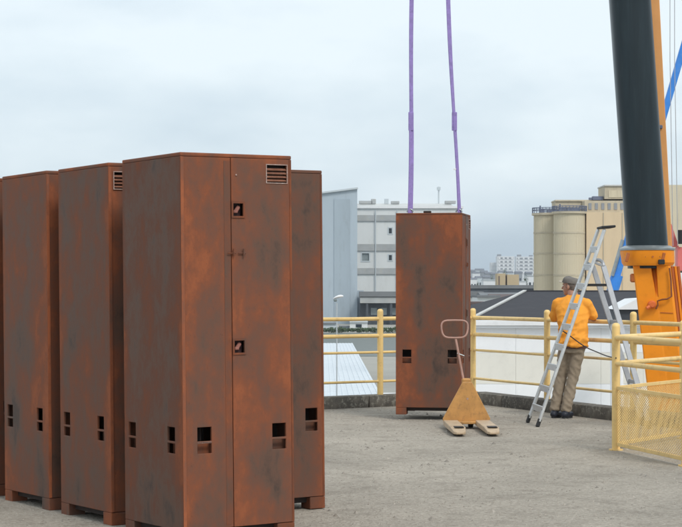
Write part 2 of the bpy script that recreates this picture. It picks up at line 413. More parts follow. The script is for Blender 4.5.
# loose stones on the terrace
random.seed(3)
mb = MB()
for i in range(7000):
    Y = random.uniform(10.5, 25.2)
    X = random.uniform(-0.19*Y-0.2, 0.19*Y+0.2)
    if Y > 29.0-2.3*X or Y > 23.9+0.667*X: continue
    s = random.uniform(0.004, 0.012) if random.random() < 0.93 else random.uniform(0.012, 0.028)
    a = random.uniform(0, 6.28); q = [0.6+0.7*random.random() for _ in range(5)]
    top = mb.bm.verts.new((X, Y, s*0.75)); ring = []
    for k in range(5):
        ring.append(mb.bm.verts.new((X+math.cos(a+k*1.2566)*s*q[k], Y+math.sin(a+k*1.2566)*s*q[k], -0.001)))
    for k in range(5): mb.bm.faces.new((ring[k], ring[(k+1)%5], top))
random.seed(21)
o = mb.build('gravel', M['pebble']); tag(o, 'small loose grey stones strewn over the terrace', 'gravel', kind='stuff')

# kerb stones
kerb = empty('kerb', (CORNER.x, CORNER.y, 0), kind='structure')
def kerb_run(p0, d, n, L, nrm):
    s = 0.0
    for i in range(n):
        ln = L*random.uniform(0.85, 1.15)
        a = p0+d*(s+0.006); b = p0+d*(s+ln-0.006); s += ln
        h = 0.15+random.uniform(-0.008, 0.006)
        mid = (a+b)/2 + nrm*random.uniform(-0.006, 0.006); x = d; R = Matrix((x, Vector((0,0,1)).cross(x), Vector((0,0,1)))).transposed()
        m = MB().box(Vector((mid.x, mid.y, h/2-0.01)), ((b-a).length, K_IN+K_OUT-0.012, h+0.02), R, 0.018, 2)
        for v in m.bm.verts:
            w = noise.noise(v.co*7.0)
            v.co += Vector((w*0.008, noise.noise(v.co*9+Vector((5,1,2)))*0.008, w*0.006))
        m.build('kerb_stone', random.choice([M['kerb'], M['kerb'], M['kerb_b']]), kerb, CORNER, smooth=40)
kerb_run(CORNER+DR*0.14, DR, 12, 1.0, RO)
kerb_run(CORNER+DLt*0.02, DLt, 12, 1.0, LO)

# ------------------------------------------------------------------ buildings beyond the terrace
def rect_panel_fn(x0, y0, z0):
    return lambda u, v, d: (x0+u, y0+d, z0+v)

# flat white corrugated roof just below the kerb
b0 = at(350, 343, 53.0)
rx_far, rx_near = gx(352.5, 53.0), 0.60
wr = empty('low_white_shed', (-4, 38, GZ), label='low shed with a pale corrugated flat roof just behind the left railing', cat='shed')
MB().prism([(-9.0, 26.4, GZ), (0.52, 26.4, GZ), (rx_far-0.06, 52.9, GZ), (-9.0, 52.9, GZ)], (0, 0, 3.93)).build('wall', M['clad'], wr, wr.location)
mb = MB(); n = 110
for i in range(n):
    f0, f1 = i/n, (i+1)/n
    for (a, b, h) in ((f0, f0+(f1-f0)*0.5, 0.0), (f0+(f1-f0)*0.5, f1, 0.007)):
        xa0, xb0 = -9.05+(rx_near+9.05)*a, -9.05+(rx_near+9.05)*b
        xa1, xb1 = -9.05+(rx_far+9.05)*a, -9.05+(rx_far+9.05)*b
        mb.prism([(xa0, 26.3, -0.07), (xb0, 26.3, -0.07), (xb1, 53.0, -0.07), (xa1, 53.0, -0.07)], (0, 0, 0.05+h))
mb.build('roof_sheet', M['roof_white'], wr, wr.location)
mb = MB(); mb.span((-9.1, 25.95, -0.12), (1.45, 26.3, 0.0), 0.01); mb.build('roof_edge', M['white'], wr, wr.location)
mb = MB(); mb.span((0.63, 26.32, -0.30), (1.45, 28.6, -0.06), 0.01); mb.build('porch_roof', M['white'], wr, wr.location)

# hip roofed building behind the right railing
WY = 40.0
hb = empty('hip_roofed_building', (6.0, WY+5, GZ), label='low building with white cladding under a dark hipped roof behind the worker', cat='building')
zE, zR = gz(320.5, WY), gz(291.3, WY+6)
x0w, x1w = 2.86, 12.0
MB().span((x0w+0.02, WY+0.022, GZ), (x1w, WY+12, zE-0.06)).build('wall', M['clad'], hb, hb.location)
z_b1, z_b2 = gz(352.5, WY), gz(384, WY)
proto = {}
for (za, zb, key) in ((z_b1, zE-0.10, 'clad'), (z_b2, z_b1, 'cream'), (z_b2-1.1, z_b2, 'clad')):
    w = 0.92
    me = None
    for i in range(10):
        xa = x0w+i*w
        if me is None:
            q = MB().span((0.002, 0.0, za+0.003), (w-0.002, 0.030, zb-0.003), 0.002).build('panel', M[key], hb); me = q
        else:
            q = share(me, hb)
        q.location = (xa-hb.location.x, WY+0.01-hb.location.y, -GZ)
RS0 = Vector((gx(525, WY+6), WY+6, zR))
ov = 0.12
mb = MB()
e0 = Vector((x0w-ov, WY-ov, zE)); e1 = Vector((x1w+ov, WY-ov, zE)); e2 = Vector((x1w+ov, WY+12+ov, zE)); e3 = Vector((x0w-ov, WY+12+ov, zE)); RS1 = Vector((x1w-1.8, WY+6, zR))
vs = [mb.bm.verts.new(p) for p in (e0, e1, e2, e3, RS0, RS1)]
for f in ((0,1,5,4), (1,2,5), (2,3,4,5), (3,0,4), (3,2,1,0)): mb.bm.faces.new([vs[k] for k in f])
mb.build('roof', M['slate'], hb, hb.location)
mb = MB(); mb.beam(e0+Vector((0,0,0.015)), RS0+Vector((0,0,0.02)), 0.09, 0.03); mb.build('hip_flashing', M['trim'], hb, hb.location)
mb = MB(); mb.beam(RS0+Vector((0,0,0.01)), RS1+Vector((0,0,0.01)), 0.12, 0.03); mb.build('ridge_cap', M['slate'], hb, hb.location)
mb = MB(); mb.span((e0.x, WY-ov-0.06, zE-0.11), (e1.x, WY-ov-0.004, zE+0.01), 0.01); mb.build('gutter', M['white'], hb, hb.location)
mb = MB(); mb.span((e0.x, WY-ov-0.002, zE-0.16), (e1.x, WY+0.0, zE-0.02)); mb.build('fascia', M['clad'], hb, hb.location)
# small white gabled roof standing on it
p = at(628, 309, 37.0)
gd = empty('white_canopy', (gx(628, 37.0), 37.6, GZ), label='small white sloped canopy in front of the dark roof, beside the crane column', cat='canopy')
zc = gz(309.5, 37.0)
mb = MB(); mb.prism([(gx(616.5,37), 37.0, zc), (gx(660,37), 37.0, zc), (gx(660,37), 37.0, zc+0.24), (gx(637,37), 37.0, zc+0.21)], (0, 1.6, 0.0)); mb.build('roof', M['white'], gd, gd.location)
mb = MB(); mb.span((gx(619,37), 37.08, zc-0.26), (gx(662,37), 38.4, zc-0.004)); mb.build('wall', M['darkwall'], gd, gd.location)
mb = MB()
for px in (621, 660):
    for y in (37.15, 38.3): mb.tube([(gx(px,37)+0.02, y, GZ), (gx(px,37)+0.02, y, zc-0.2)], 0.05, 8)
mb.build('post', M['clad'], gd, gd.location)

# grey rendered tower block (left)
TY = 286.0
tb = empty('grey_tower', (gx(330, TY), TY+8, GZ), label='tall blank grey-blue rendered tower right of the rusty cabinets', cat='building')
xl, xr = gx(296, TY), gx(357.3, TY); z0, z1 = gz(197, TY), gz(189.0, TY)
MB().prism([(xl, TY, GZ), (xr, TY, GZ), (xr, TY, z1), (xl, TY, z0)], (0, 14, 0)).build('wall', M['concrete'], tb, tb.location)
mb = MB(); mb.beam((xl-0.1, TY-0.15, z0+0.12), (xr+0.1, TY-0.15, z1+0.12), 0.5, 0.25); mb.build('coping', M['concrete_light'], tb, tb.location)
mb = MB(); mb.span((gx(334, TY), TY-0.12, gz(330, TY)), (gx(350, TY), TY-0.003, gz(199, TY))); mb.build('weathered_panel', paint('weathered_render', (0.35, 0.415, 0.47), 0.85, 0.08, 0.25, (0.27,0.31,0.34), 0.6, stretch=(1.5,1.5,0.35)), tb, tb.location)
mb = MB(); mb.span((xr+0.003, TY+1.0, GZ), (gx(363.8, TY), TY+12, gz(290.5, TY))); mb.build('annex', M['concrete'], tb, tb.location)

# white office block with grey bands
BY = 300.0
ob = empty('white_office_block', (gx(410, BY), BY+9, GZ), label='white multi-storey block with grey horizontal bands behind the hanging cabinet', cat='building')
bx0, bx1 = gx(350, BY), gx(462, BY)
wins = [(gx(388.3,BY), gx(392.3,BY), gz(234,BY), gz(227.7,BY)), (gx(361.5,BY), gx(369.5,BY), gz(261.3,BY), gz(252.8,BY)), (gx(388.3,BY), gx(392.3,BY), gz(260.8,BY), gz(254.6,BY)),
        (gx(408,BY), gx(416,BY), gz(234,BY), gz(227.7,BY)), (gx(408,BY), gx(416,BY), gz(261,BY), gz(254,BY)), (gx(430,BY), gx(438,BY), gz(234,BY), gz(227.7,BY)), (gx(430,BY), gx(438,BY), gz(261,BY), gz(254,BY))]
MB().panel(bx0, bx1, GZ, gz(208.5,BY), 0.4, lambda u,v,d: (u, BY+d, v), wins).build('wall', M['panel'], ob, ob.location)
MB().span((bx0+0.01, BY+0.42, GZ), (bx1-0.01, BY+18, gz(209,BY))).build('core', M['glass'], ob, ob.location)
for i, (a, b, c, d) in enumerate(wins):
    w = MB(); w.panel(a-0.1, b+0.1, c-0.1, d+0.1, 0.12, lambda u,v,dd: (u, BY-0.06+dd, v), [(a+0.08, b-0.08, c+0.08, d-0.08)])
    fr = w.build('window', M['concrete_light'], ob, ob.location)
    MB().span((a+0.01, BY+0.2, c+0.01), (b-0.01, BY+0.24, d-0.01)).build('pane', M['glass_grey'] if i == 1 else M['glass'], fr, ob.location)
for (ya, yb) in ((215, 221.2), (244, 251), (268, 274.3)):
    MB().span((bx0, BY-0.22, gz(yb,BY)), (bx1, BY-0.005, gz(ya,BY)), 0.03).build('band', M['band'], ob, ob.location)
zr = gz(208.4, BY)
mb = MB(); mb.prism([(bx0-0.2, BY-0.3, zr), (bx1+0.2, BY-0.3, zr), (bx1+0.2, BY-0.3, zr+0.35), (bx0-0.2, BY-0.3, zr+0.35)], (0, 18.6, 0)); mb.build('cornice', M['white'], ob, ob.location)
zr += 0.352
mb = MB(); mb.prism([(bx0-0.2, BY-0.2, zr), (bx0-0.2, BY+9, zr+0.85), (bx0-0.2, BY+18.2, zr)], (bx1-bx0-1.2, 0, 0)); mb.build('roof', paint('pale_roof', (0.55,0.56,0.55), 0.7, 0.12, 0.3, (0.38,0.37,0.35), 0.6), ob, ob.location)
mb = MB(); mb.tube([(gx(441.3,BY), BY+8, zr+0.5), (gx(441.3,BY), BY+8, gz(184,BY))], 0.12, 8); mb.box((gx(441.3,BY), BY+8, gz(186,BY)), (0.6,0.6,0.5)); mb.build('antenna', M['concrete_light'], ob, ob.location)
mb = MB(); mb.box((gx(387.5,BY), BY+7, zr+1.1), (0.7,0.7,0.9), None, 0.05); mb.build('roof_vent', M['concrete_light'], ob, ob.location)

for px, wd, hh_ in ((366, 2.2, 0.5), (374, 0.8, 0.8), (396, 1.4, 0.45), (452, 1.8, 0.5)):
    MB().box((gx(px,BY), BY+5, zr+0.6+hh_/2), (wd, 1.2, hh_), None, 0.05).build('roof_unit', M['band'], ob, ob.location)
for px in (375.5, 397): MB().tube([(gx(px,BY), BY-0.34, GZ), (gx(px,BY), BY-0.34, zr-0.6)], 0.09, 6).build('downpipe', M['concrete_light'], ob, ob.location)
# dark loading dock with a concrete beam
LY = 280.0
ld = empty('loading_dock', (gx(420, LY), LY+4, GZ), label='dark covered loading dock with a pale concrete beam below the white block', cat='dock')
dx0, dx1 = gx(360, LY), gx(483, LY)
MB().span((dx0, LY+1.2, GZ), (dx1, LY+6, gz(297,LY))).build('wall', M['darkwall'], ld, ld.location)
MB().span((dx0, LY-0.2, gz(303.2,LY)), (dx1, LY+1.19, gz(297.2,LY)), 0.03).build('beam', M['band'], ld, ld.location)
MB().span((dx0-0.1, LY-0.4, gz(296.8,LY)), (dx1+0.1, LY+6.3, gz(291.5,LY)), 0.03).build('roof', M['midroof'], ld, ld.location)
for i in range(5):
    px = 366+i*24
    MB().span((gx(px,LY), LY-0.1, GZ), (gx(px,LY)+0.35, LY+0.3, gz(303.4,LY))).build('column', M['darkwall'], ld, ld.location)
for px in (371, 381, 391): MB().span((gx(px,LY), LY+1.1, gz(315,LY)), (gx(px+6,LY), LY+1.19, gz(308,LY))).build('dock_door', M['glass_grey'], ld, ld.location)

# sheds at the foot of the tower, hedge on the bank
def shed(name, label, px0, px1, ytop, Y, depth, wall, roof, group=None, cat='shed', pitch=0.0, win=0):
    r = empty(name, (gx((px0+px1)/2, Y), Y+depth/2, GZ), label=label, cat=cat, group=group)
    xa, xb, zt = gx(px0, Y), gx(px1, Y), gz(ytop, Y)
    MB().span((xa, Y, GZ), (xb, Y+depth, zt)).build('wall', wall, r, r.location)
    ov = 0.02*(xb-xa)
    if pitch > 0:
        mb = MB(); mb.prism([(xa-ov, Y-0.2, zt+0.004), (xa-ov, Y+depth+0.2, zt+0.004), (xa-ov, Y+depth/2, zt+pitch)], (xb-xa+2*ov, 0, 0))
    else:
        mb = MB(); mb.span((xa-ov, Y-0.2, zt+0.004), (xb+ov, Y+depth+0.2, zt+0.03*(xb-xa)+0.1))
    mb.build('roof', roof, r, r.location)
    for i in range(win):
        w = (xb-xa)/(win*2+1)
        MB().span((xa+w*(2*i+1), Y-0.06, GZ+(zt-GZ)*0.45), (xa+w*(2*i+2), Y-0.003, GZ+(zt-GZ)*0.8)).build('window', M['glass'], r, r.location)
    return r
shed('small_shed', 'small pale shed at the foot of the grey tower nearest the lamp post', 322, 336, 324, 236, 3, M['concrete_light'], M['midroof'], cat='shed')
shed('small_shed', 'wider pale shed with one dark window at the foot of the grey tower', 350, 367.5, 322.5, 238, 3, M['panel'], M['concrete_light'], win=1)
shed('small_shed', 'blue-grey lean-to between the two pale sheds by the tower', 339, 349.5, 327, 240, 3, M['concrete'], M['midroof'])
def leaf_cloud(mb, c, r, n, size):
    for i in range(n):
        while True:
            p = Vector((random.uniform(-1,1), random.uniform(-1,1), random.uniform(-1,1)))
            if p.length < 1: break
        if noise.noise(p*2.2+Vector(c)) < -0.22: continue
        p = Vector(c)+Vector((p.x*r[0], p.y*r[1], p.z*r[2]))
        a = Vector((random.gauss(0,1), random.gauss(0,1), random.gauss(0,1))).normalized(); b = a.orthogonal().normalized(); s = size*random.uniform(0.6, 1.3)
        mb.poly([p+a*s, p+b*s*0.6, p-a*s, p-b*s*0.6])
mb = MB()
for i in range(26): leaf_cloud(mb, (gx(290+i*7, 230), 230, GZ+0.35), (0.7, 0.4, 0.22+0.2*random.random()), 300, 0.10)
o = mb.build('hedge', M['leaf']); tag(o, 'low green hedge along the river bank behind the railing', 'hedge', kind='stuff')

# silos
SY = 250.0
def silo(pxc, label, Y, ytop=214.5):
    k = Y/F; r = 15.6*k
    s = empty('grain_silo', (gx(pxc, Y), Y, GZ), label=label, cat='silo', group='round concrete silos')
    n = 48; zt = gz(ytop, Y)
    mb = MB(); mb.tube([(0,0,0), (0,0,zt-GZ)], r, n)
    mb.build('wall', M['silo'], s, smooth=40)
    for y in (233, 253.5, 275):
        mb = MB(); zz = gz(y, Y)-GZ; mb.tube([(0,0,zz-0.12), (0,0,zz+0.12)], r+0.07, n); mb.build('hoop', M['silo_top'], s, smooth=40)
    rib = None
    for i in range(28):
        a = math.pi+math.pi*(i+0.5)/28
        if rib is None:
            rib = MB().box((0, 0, (zt-GZ)/2), (0.16, 0.05, zt-GZ-0.2)).build('rib', M['silo'], s)
            q = rib
        else: q = share(rib, s)
        q.location = (math.cos(a)*(r+0.01), math.sin(a)*(r+0.01), 0); q.rotation_euler = (0, 0, a-math.pi/2)
    mb = MB(); mb.tube([(0,0,zt-GZ+0.004), (0,0,zt-GZ+0.30)], r+0.28, n); mb.build('cap', M['silo_top'], s, smooth=40)
    mb = MB()
    for i in range(30):
        a = 2*math.pi*i/30; p = Vector((math.cos(a)*(r+0.22), math.sin(a)*(r+0.22), zt-GZ+0.3)); mb.tube([p, p+Vector((0,0,0.75))], 0.05, 5)
    for h in (0.4, 0.72): mb.tube([(math.cos(2*math.pi*i/30)*(r+0.22), math.sin(2*math.pi*i/30)*(r+0.22), zt-GZ+0.3+h) for i in range(31)], 0.05, 5)
    mb.build('guardrail', M['silo_rail'], s)
    mb = MB(); mb.box((-1.0, 0.3, zt-GZ+0.6), (0.7, 0.7, 0.6)); mb.build('roof_hatch', M['silo_rail'], s)
    mb = MB(); mb.tube([(-1.4,-1.2,zt-GZ+0.3), (-1.4,-1.2,zt-GZ+1.3)], 0.1, 6); mb.build('vent_pipe', M['silo_rail'], s)
    mb = MB(); mb.box((0.4, -0.6, zt-GZ+0.55), (1.6, 0.9, 0.5))
    mb.build('roof_machinery', M['silo_rail'], s)
    return s
silo(549.5, 'leftmost of the two round beige silos, half behind its neighbour', SY+4.2, 215.5)
silo(569.3, 'round beige silo nearest the peach-coloured wall', SY, 214.0)
hh = empty('silo_headhouse', (gx(610, SY), SY+4, GZ), label='stepped beige concrete elevator building behind the ladder and the crane', cat='building')
MB().span((gx(585.5,SY), SY-1.0, GZ), (gx(690,SY), SY+9, gz(212.5,SY))).build('lower_wall', M['silo_peach'], hh, hh.location)
for px in (602, 621): MB().span((gx(px,SY), SY-1.10, GZ), (gx(px+0.8,SY), SY-1.003, gz(213,SY))).build('wall_joint', M['silo_top'], hh, hh.location)
MB().span((gx(558.5,SY), SY+3.6, gz(213.9,SY)), (gx(585,SY), SY+8, gz(200.5,SY))).build('gallery', M['silo_top'], hh, hh.location)
MB().span((gx(558,SY), SY+3.4, gz(200.4,SY)), (gx(640,SY), SY+8.2, gz(198.6,SY)), 0.04).build('gallery_roof', M['silo_top'], hh, hh.location)
MB().span((gx(585.2,SY), SY+0.5, gz(212.4,SY)), (gx(690,SY), SY+7.9, gz(200.5,SY))).build('upper_wall', M['silo_top'], hh, hh.location)
for i in range(7):
    px = 589+i*6.4
    MB().span((gx(px,SY), SY+0.42, gz(209.5,SY)), (gx(px+3,SY), SY+0.497, gz(203,SY))).build('window', M['town_grey'], hh, hh.location)
MB().span((gx(606,SY), SY+1.2, gz(198.5,SY)), (gx(692,SY), SY+7.5, gz(186,SY))).build('penthouse', M['silo_top'], hh, hh.location)
MB().span((gx(605.3,SY), SY+1.0, gz(185.9,SY)), (gx(692.5,SY), SY+7.7, gz(184.3,SY)), 0.04).build('penthouse_roof', M['trim'], hh, hh.location)
MB().span((gx(610,SY), SY+1.12, gz(197,SY)), (gx(625,SY), SY+1.197, gz(190,SY))).build('louvre', M['silo'], hh, hh.location)
for px in (671, 676): MB().span((gx(px,SY), SY-1.1, gz(229,SY)), (gx(px+4,SY), SY-1.003, gz(217,SY))).build('window', M['town_grey'], hh, hh.location)
mb = MB(); mb.box((gx(594,SY), SY+2.5, gz(197.9,SY)), (0.7, 0.8, 0.3)); mb.build('roof_hatch', M['silo_rail'], hh, hh.location)
mb = MB(); mb.box((gx(600,SY), SY+2.5, gz(197.4,SY)), (1.4, 1.2, 0.5)); mb.build('roof_machinery', M['silo_rail'], hh, hh.location)
# far right continuation
MB().span((gx(664,SY), SY-2.5, GZ), (gx(700,SY), SY-1.02, gz(186,SY))).build('side_block', M['silo'], hh, hh.location)

# distant town
def block(px0, px1, ytop, Y, floors, label, boxes=()):
    r = empty('apartment_block', (gx((px0+px1)/2,Y), Y+6, GZ), label=label, cat='building', group='far white apartment blocks')
    xa, xb, zt = gx(px0,Y), gx(px1,Y), gz(ytop,Y)
    MB().span((xa, Y, GZ), (xb, Y+12, zt)).build('wall', M['town_white'], r, r.location)
    h = (zt-gz(274,Y))/floors
    for i in range(floors):
        MB().span((xa+0.6, Y-0.15, zt-h*(i+0.80)), (xb-0.6, Y-0.01, zt-h*(i+0.30))).build('window_band', M['town_grey'], r, r.location)
        for j in range(4):
            xx = xa+(xb-xa)*(j+0.5)/4
            MB().span((xx-0.7, Y-0.35, zt-h*(i+0.86)), (xx+0.7, Y-0.16, zt-h*(i+0.25))).build('balcony', M['town_white'], r, r.location)
    for (pa, pb, yt) in boxes: MB().span((gx(pa,Y), Y+2, zt+0.01), (gx(pb,Y), Y+8, gz(yt,Y))).build('lift_house', M['town_grey'], r, r.location)
block(491, 498.5, 262.5, 1310, 3, 'lowest far white apartment block, at the left end of the row')
block(497.3, 514.3, 256.3, 1300, 5, 'far white apartment block in the middle of the row on the skyline', [(498, 501.5, 254.2)])
block(516.2, 536, 256.6, 1320, 5, 'far white apartment block nearest the silos', [(518, 521.5, 254.6), (530, 533, 255)])
random.seed(11)
hues = ['town_grey', 'town_white', 'concrete_light', 'town_grey']
tops = [(472,269.5,1000,'grey gabled house by the hanging cabinet edge, highest in its row'), (476.5,271.5,940,'small house with dark pitched roof left of the white apartment blocks'), (480,268.5,1050,'pale far house whose roof rises above its neighbours'), (484.5,270.5,1010,'far grey house just left of the lowest apartment block'),
        (489,272,980,'far house below the lowest white apartment block'), (473.5,277.5,700,'dark roofed house below the grey gabled house'), (479,276,760,'wide grey house above the long white warehouse'), (486.5,275.5,820,'far house above the right end of the long white warehouse'),
        (495,272.5,900,'far house behind the tan twin building, left end'), (503,270.5,930,'far house between the tan building and the middle apartment block'), (510.5,271,910,'far house right of centre behind the tan building'), (519,271,880,'far house between the tan building and the right apartment block'), (529,271.5,900,'far house beside the silo edge')]
for i, (px, yt, Y, lab) in enumerate(tops):
    w = random.uniform(5.5, 9)
    shed('town_house', lab, px-w/2, px+w/2, yt+1.8, Y, 9, M[hues[i%4]], M['town_roof'], 'far town houses', 'house', pitch=1.8*Y/F, win=2)
shed('warehouse', 'long low white warehouse left of the tan twin building', 483.5, 497, 280.3, 500, 8, M['town_white'], M['concrete_light'], cat='warehouse')
shed('warehouse', 'white building with a flat roof between the tan building and the silos', 527, 537, 276, 520, 8, M['town_white'], M['concrete_light'], cat='warehouse', win=2)
shed('warehouse', 'smaller white hall directly right of the tan twin building', 519.5, 526, 281.5, 500, 8, M['town_white'], M['concrete_light'], cat='warehouse')
tn = empty('tan_building', (gx(508,450), 452, GZ), label='tan twin-bay building in front of the white apartment blocks', cat='building')
MB().span((gx(497.3,450), 450, GZ), (gx(505.5,450), 456, gz(273.5,450))).build('left_bay', M['town_tan'], tn, tn.location)
MB().span((gx(507.2,450), 450, GZ), (gx(519,450), 456, gz(274.5,450))).build('right_bay', M['town_tan'], tn, tn.location)
MB().span((gx(505.6,450), 451.5, GZ), (gx(507.1,450), 456, gz(275.5,450))).build('recess', M['brownroof'], tn, tn.location)
MB().span((gx(498.5,450), 449.9, gz(285,450)), (gx(499.7,450), 449.99, gz(276,450))).build('window', M['brownroof'], tn, tn.location)
def tree(px, ytop, Y, wpx, label):
    k = Y/F; zt = gz(ytop, Y); r = empty('broadleaf_tree', (gx(px,Y), Y, GZ), label=label, cat='tree', group='far trees among the town')
    h = zt-GZ; rad = wpx*k/2
    mb = MB(); mb.tube([(0,0,0), (0.05*h*0.3,0,h*0.4), (0,0,h*0.8)], [0.035*h, 0.025*h, 0.01*h], 7)
    for a in range(4): mb.tube([(0,0,h*0.4), (math.cos(a*1.6)*rad*0.6, math.sin(a*1.6)*rad*0.6, h*0.68)], [0.014*h, 0.006*h], 5)
    mb.build('trunk', M['bark'], r)
    mb = MB()
    for i in range(9):
        a = random.uniform(0, 6.28); q = random.uniform(0.1, 0.6)
        leaf_cloud(mb, (math.cos(a)*rad*q, math.sin(a)*rad*q, h*random.uniform(0.5, 0.85)), (rad*0.5, rad*0.5, h*0.16), 70, rad*0.13)
    mb.build('crown', M['leaf'], r)
tree(525.3, 271.5, 510, 6.5, 'dark green far tree between the white halls by the silos')
tree(504.5, 268.5, 870, 6, 'far tree rising above the tan twin building')
tree(478.3, 281, 460, 5, 'far tree near the hanging cabinet, left of the long warehouse')
tree(491.5, 272.5, 840, 5, 'far tree in front of the lowest apartment block')
# nearer shed roofs between the cabinet and the hip roof
shed('yard_shed', 'long grey flat shed roof stretching below the town', 466, 560, 288.5, 300, 14, M['darkwall'], M['midroof'], 'sheds in the yard')
shed('yard_shed', 'grey gabled shed behind the slope of the dark hipped roof', 483, 522, 297.5, 170, 10, M['darkwall'], M['midroof'], 'sheds in the yard', pitch=0.45)
shed('yard_shed', 'reddish-brown low shed roof left of the dark hipped roof', 493, 520, 299.5, 140, 8, M['brownroof'], M['brownroof'], 'sheds in the yard', pitch=0.4)
shed('yard_shed', 'white walled low shed below the grey sheds', 477.5, 500, 297.5, 120, 5, M['panel'], M['midroof'], 'sheds in the yard', win=3)
shed('yard_shed', 'black open-sided shed just right of the hanging cabinet', 466, 489, 304.5, 100, 5, M['darkwall'], M['brownroof'], 'sheds in the yard')
shed('yard_shed', 'low dark shed with a pale roof edge nearest the corner railing post', 481, 500, 308, 90, 5, M['darkwall'], M['concrete_light'], 'sheds in the yard')

# ------------------------------------------------------------------ cranes
CY = 30.0; ck = CY/F
cr_ = empty('mobile_crane', (gx(690, CY), CY, GZ), label='orange mobile crane with dark telescopic boom rising beside the ladder', cat='crane')
O = cr_.location
def oval(c, a, b, n=28, p=2.6):
    pts = []
    for k in range(n):
        t = 2*math.pi*k/n; x, y = math.cos(t), math.sin(t)
        pts.append((c.x+a*math.copysign(abs(x)**(2/p), x), c.y+b*math.copysign(abs(y)**(2/p), y), c.z))
    return pts
d0 = at(647.3, 250, CY); d1 = at(633.0, 45, CY)
dd = (d1-d0)/(d1.z-d0.z)
top = d0+dd*(9.0-d0.z)
MB().loft([oval(d0+dd*(-0.3), 20.4*ck, 0.32), oval(top, 20.6*ck, 0.32)]).build('inner_boom', M['boom'], cr_, O, smooth=40)
# orange strip (next section's guide) along the right of the boom
s0 = at(667.0, 250, CY+0.28); s1 = at(656.5, 45, CY+0.28); ds = (s1-s0)/(s1.z-s0.z)
MB().beam(s0+ds*(-0.1), s0+ds*(9.0-s0.z), 0.15, 0.14, (0,1,0), 0.01).build('guide_bar', M['orange_pale'], cr_, O)
s0 = at(670.5, 225, CY+0.3); MB().box(at(660.6, 127, CY+0.2), (0.06, 0.06, 0.06), None, 0.01).build('pin', M['silo_rail'], cr_, O)
# collar
c0 = at(648.0, 259, CY); c1 = at(647.0, 250.5, CY)
MB().loft([oval(c0+Vector((0,0,-0.11)), 0.385, 0.42), oval(c0+Vector((0,0,-0.06)), 0.415, 0.45), oval(c1+Vector((0,0,-0.004)), 0.425, 0.46)]).build('collar', M['orange'], cr_, O, smooth=30)
MB().loft([oval(c1, 0.435, 0.47), oval(c1+Vector((0,0,0.03)), 0.44, 0.475), oval(c1+Vector((0,0,0.075)), 0.36, 0.40)]).build('wear_ring', M['steel'], cr_, O, smooth=30)
for sx in (-1, 1):
    MB().box(c0+Vector((0.17 if sx > 0 else -0.40, -0.42, 0.02)), (0.05, 0.06, 0.15), Matrix.Rotation(0.25, 3, 'Y'), 0.008).build('clamp', M['dark_orange'], cr_, O)
MB().box(at(661.5, 262, CY-0.46), (0.1, 0.06, 0.08), None, 0.01).build('clamp_block', M['rubber'], cr_, O)
for k in range(9):
    a = math.pi*(1.12+0.76*k/8); p = c0+Vector((0.412*math.cos(a), 0.452*math.sin(a), 0.03)); nrm_ = Vector((math.cos(a), math.sin(a), 0))
    MB().tube([p-nrm_*0.01, p+nrm_*0.014], 0.017, 6).build('bolt', M['dark_orange'], cr_, O)
# outer boom (orange), two webs with a recessed seam between
q0 = at(650.6, 266, CY); q1 = at(671.0, 440, CY); dq = (q1-q0)/(q1.z-q0.z)
bot = q0+dq*(-2.6-q0.z)
CT = math.radians(-9.8)
def turn(x, y): return Vector((x*math.cos(CT)-y*math.sin(CT)+0.05, x*math.sin(CT)+y*math.cos(CT), 0))
def section(c, pts): return [(c.x+turn(x, y).x, c.y+turn(x, y).y, c.z) for x, y in pts]
half = 0.33
prof = [(-half, 0.3), (-half, -0.31), (-half+0.02, -0.33), (-0.05, -0.33), (-0.02, -0.12), (0.02, -0.12), (0.05, -0.33), (half-0.1, -0.33), (half-0.06, -0.29), (half-0.06, 0.3)]
prof2 = [(-half, 0.3), (-half, -0.31), (-half+0.02, -0.33), (-0.02, -0.33), (-0.01, -0.328), (0.01, -0.328), (0.02, -0.33), (half-0.1, -0.33), (half-0.06, -0.29), (half-0.06, 0.3)]
qm = q0+dq*(gz(297, CY)-q0.z)
MB().loft([section(bot, prof2), section(qm, prof2), section(q0, prof)]).build('outer_boom', M['orange'], cr_, O, smooth=25)
for i, off in enumerate((0.285, 0.335, 0.385)):
    MB().beam(bot+turn(off, -0.1+0.1*i), q0+turn(off, -0.1+0.1*i)+Vector((0, 0, -0.005)), 0.04, 0.12, (0,1,0), 0.006).build('side_rail', M['dark_orange'] if i != 1 else M['orange'], cr_, O)
MB().box(at(633.0, 278, CY-0.2), (0.09, 0.1, 0.14), None, 0.02).build('bracket', M['dark_orange'], cr_, O)
kp = at(652.0, 304.5, CY-0.37)
mb = MB(); mb.tube([kp+Vector((0,0.09,0)), kp+Vector((0,-0.03,0)), kp+Vector((0,-0.05,0))], [0.062, 0.062, 0.04], 16); mb.tube([kp+Vector((-0.04,-0.02,-0.03)), kp+Vector((-0.09,-0.03,-0.06))], 0.03, 8); mb.build('reel', M['knob'], cr_, O, smooth=40)
hp = [at(656,309,CY-0.38), at(658,305,CY-0.38), at(657.5,301,CY-0.38), at(662,299.5,CY-0.41), at(667,299,CY-0.42), at(671.5,296.5,CY-0.42), at(671,280,CY-0.42), at(669.5,268,CY-0.42)]
MB().tube(hp, 0.014, 8).build('hose', M['hose'], cr_, O, smooth=60)
MB().beam(q0+dq*(-0.75)+turn(0.02,-0.333), q0+dq*(-0.76)+turn(0.22,-0.333), 0.012, 0.012).build('weld_seam', M['dark_orange'], cr_, O)
for px0, px1 in ((670.0, 673.0), (674.6, 677.8)):
    MB().tube([at(px0, 60, CY+0.6)+Vector((0,0,3.5)), at(px0, 60, CY+0.6), at(px1, 246, CY+0.5)], 0.006, 6).build('hoist_rope', M['alu_dull'], cr_, O)
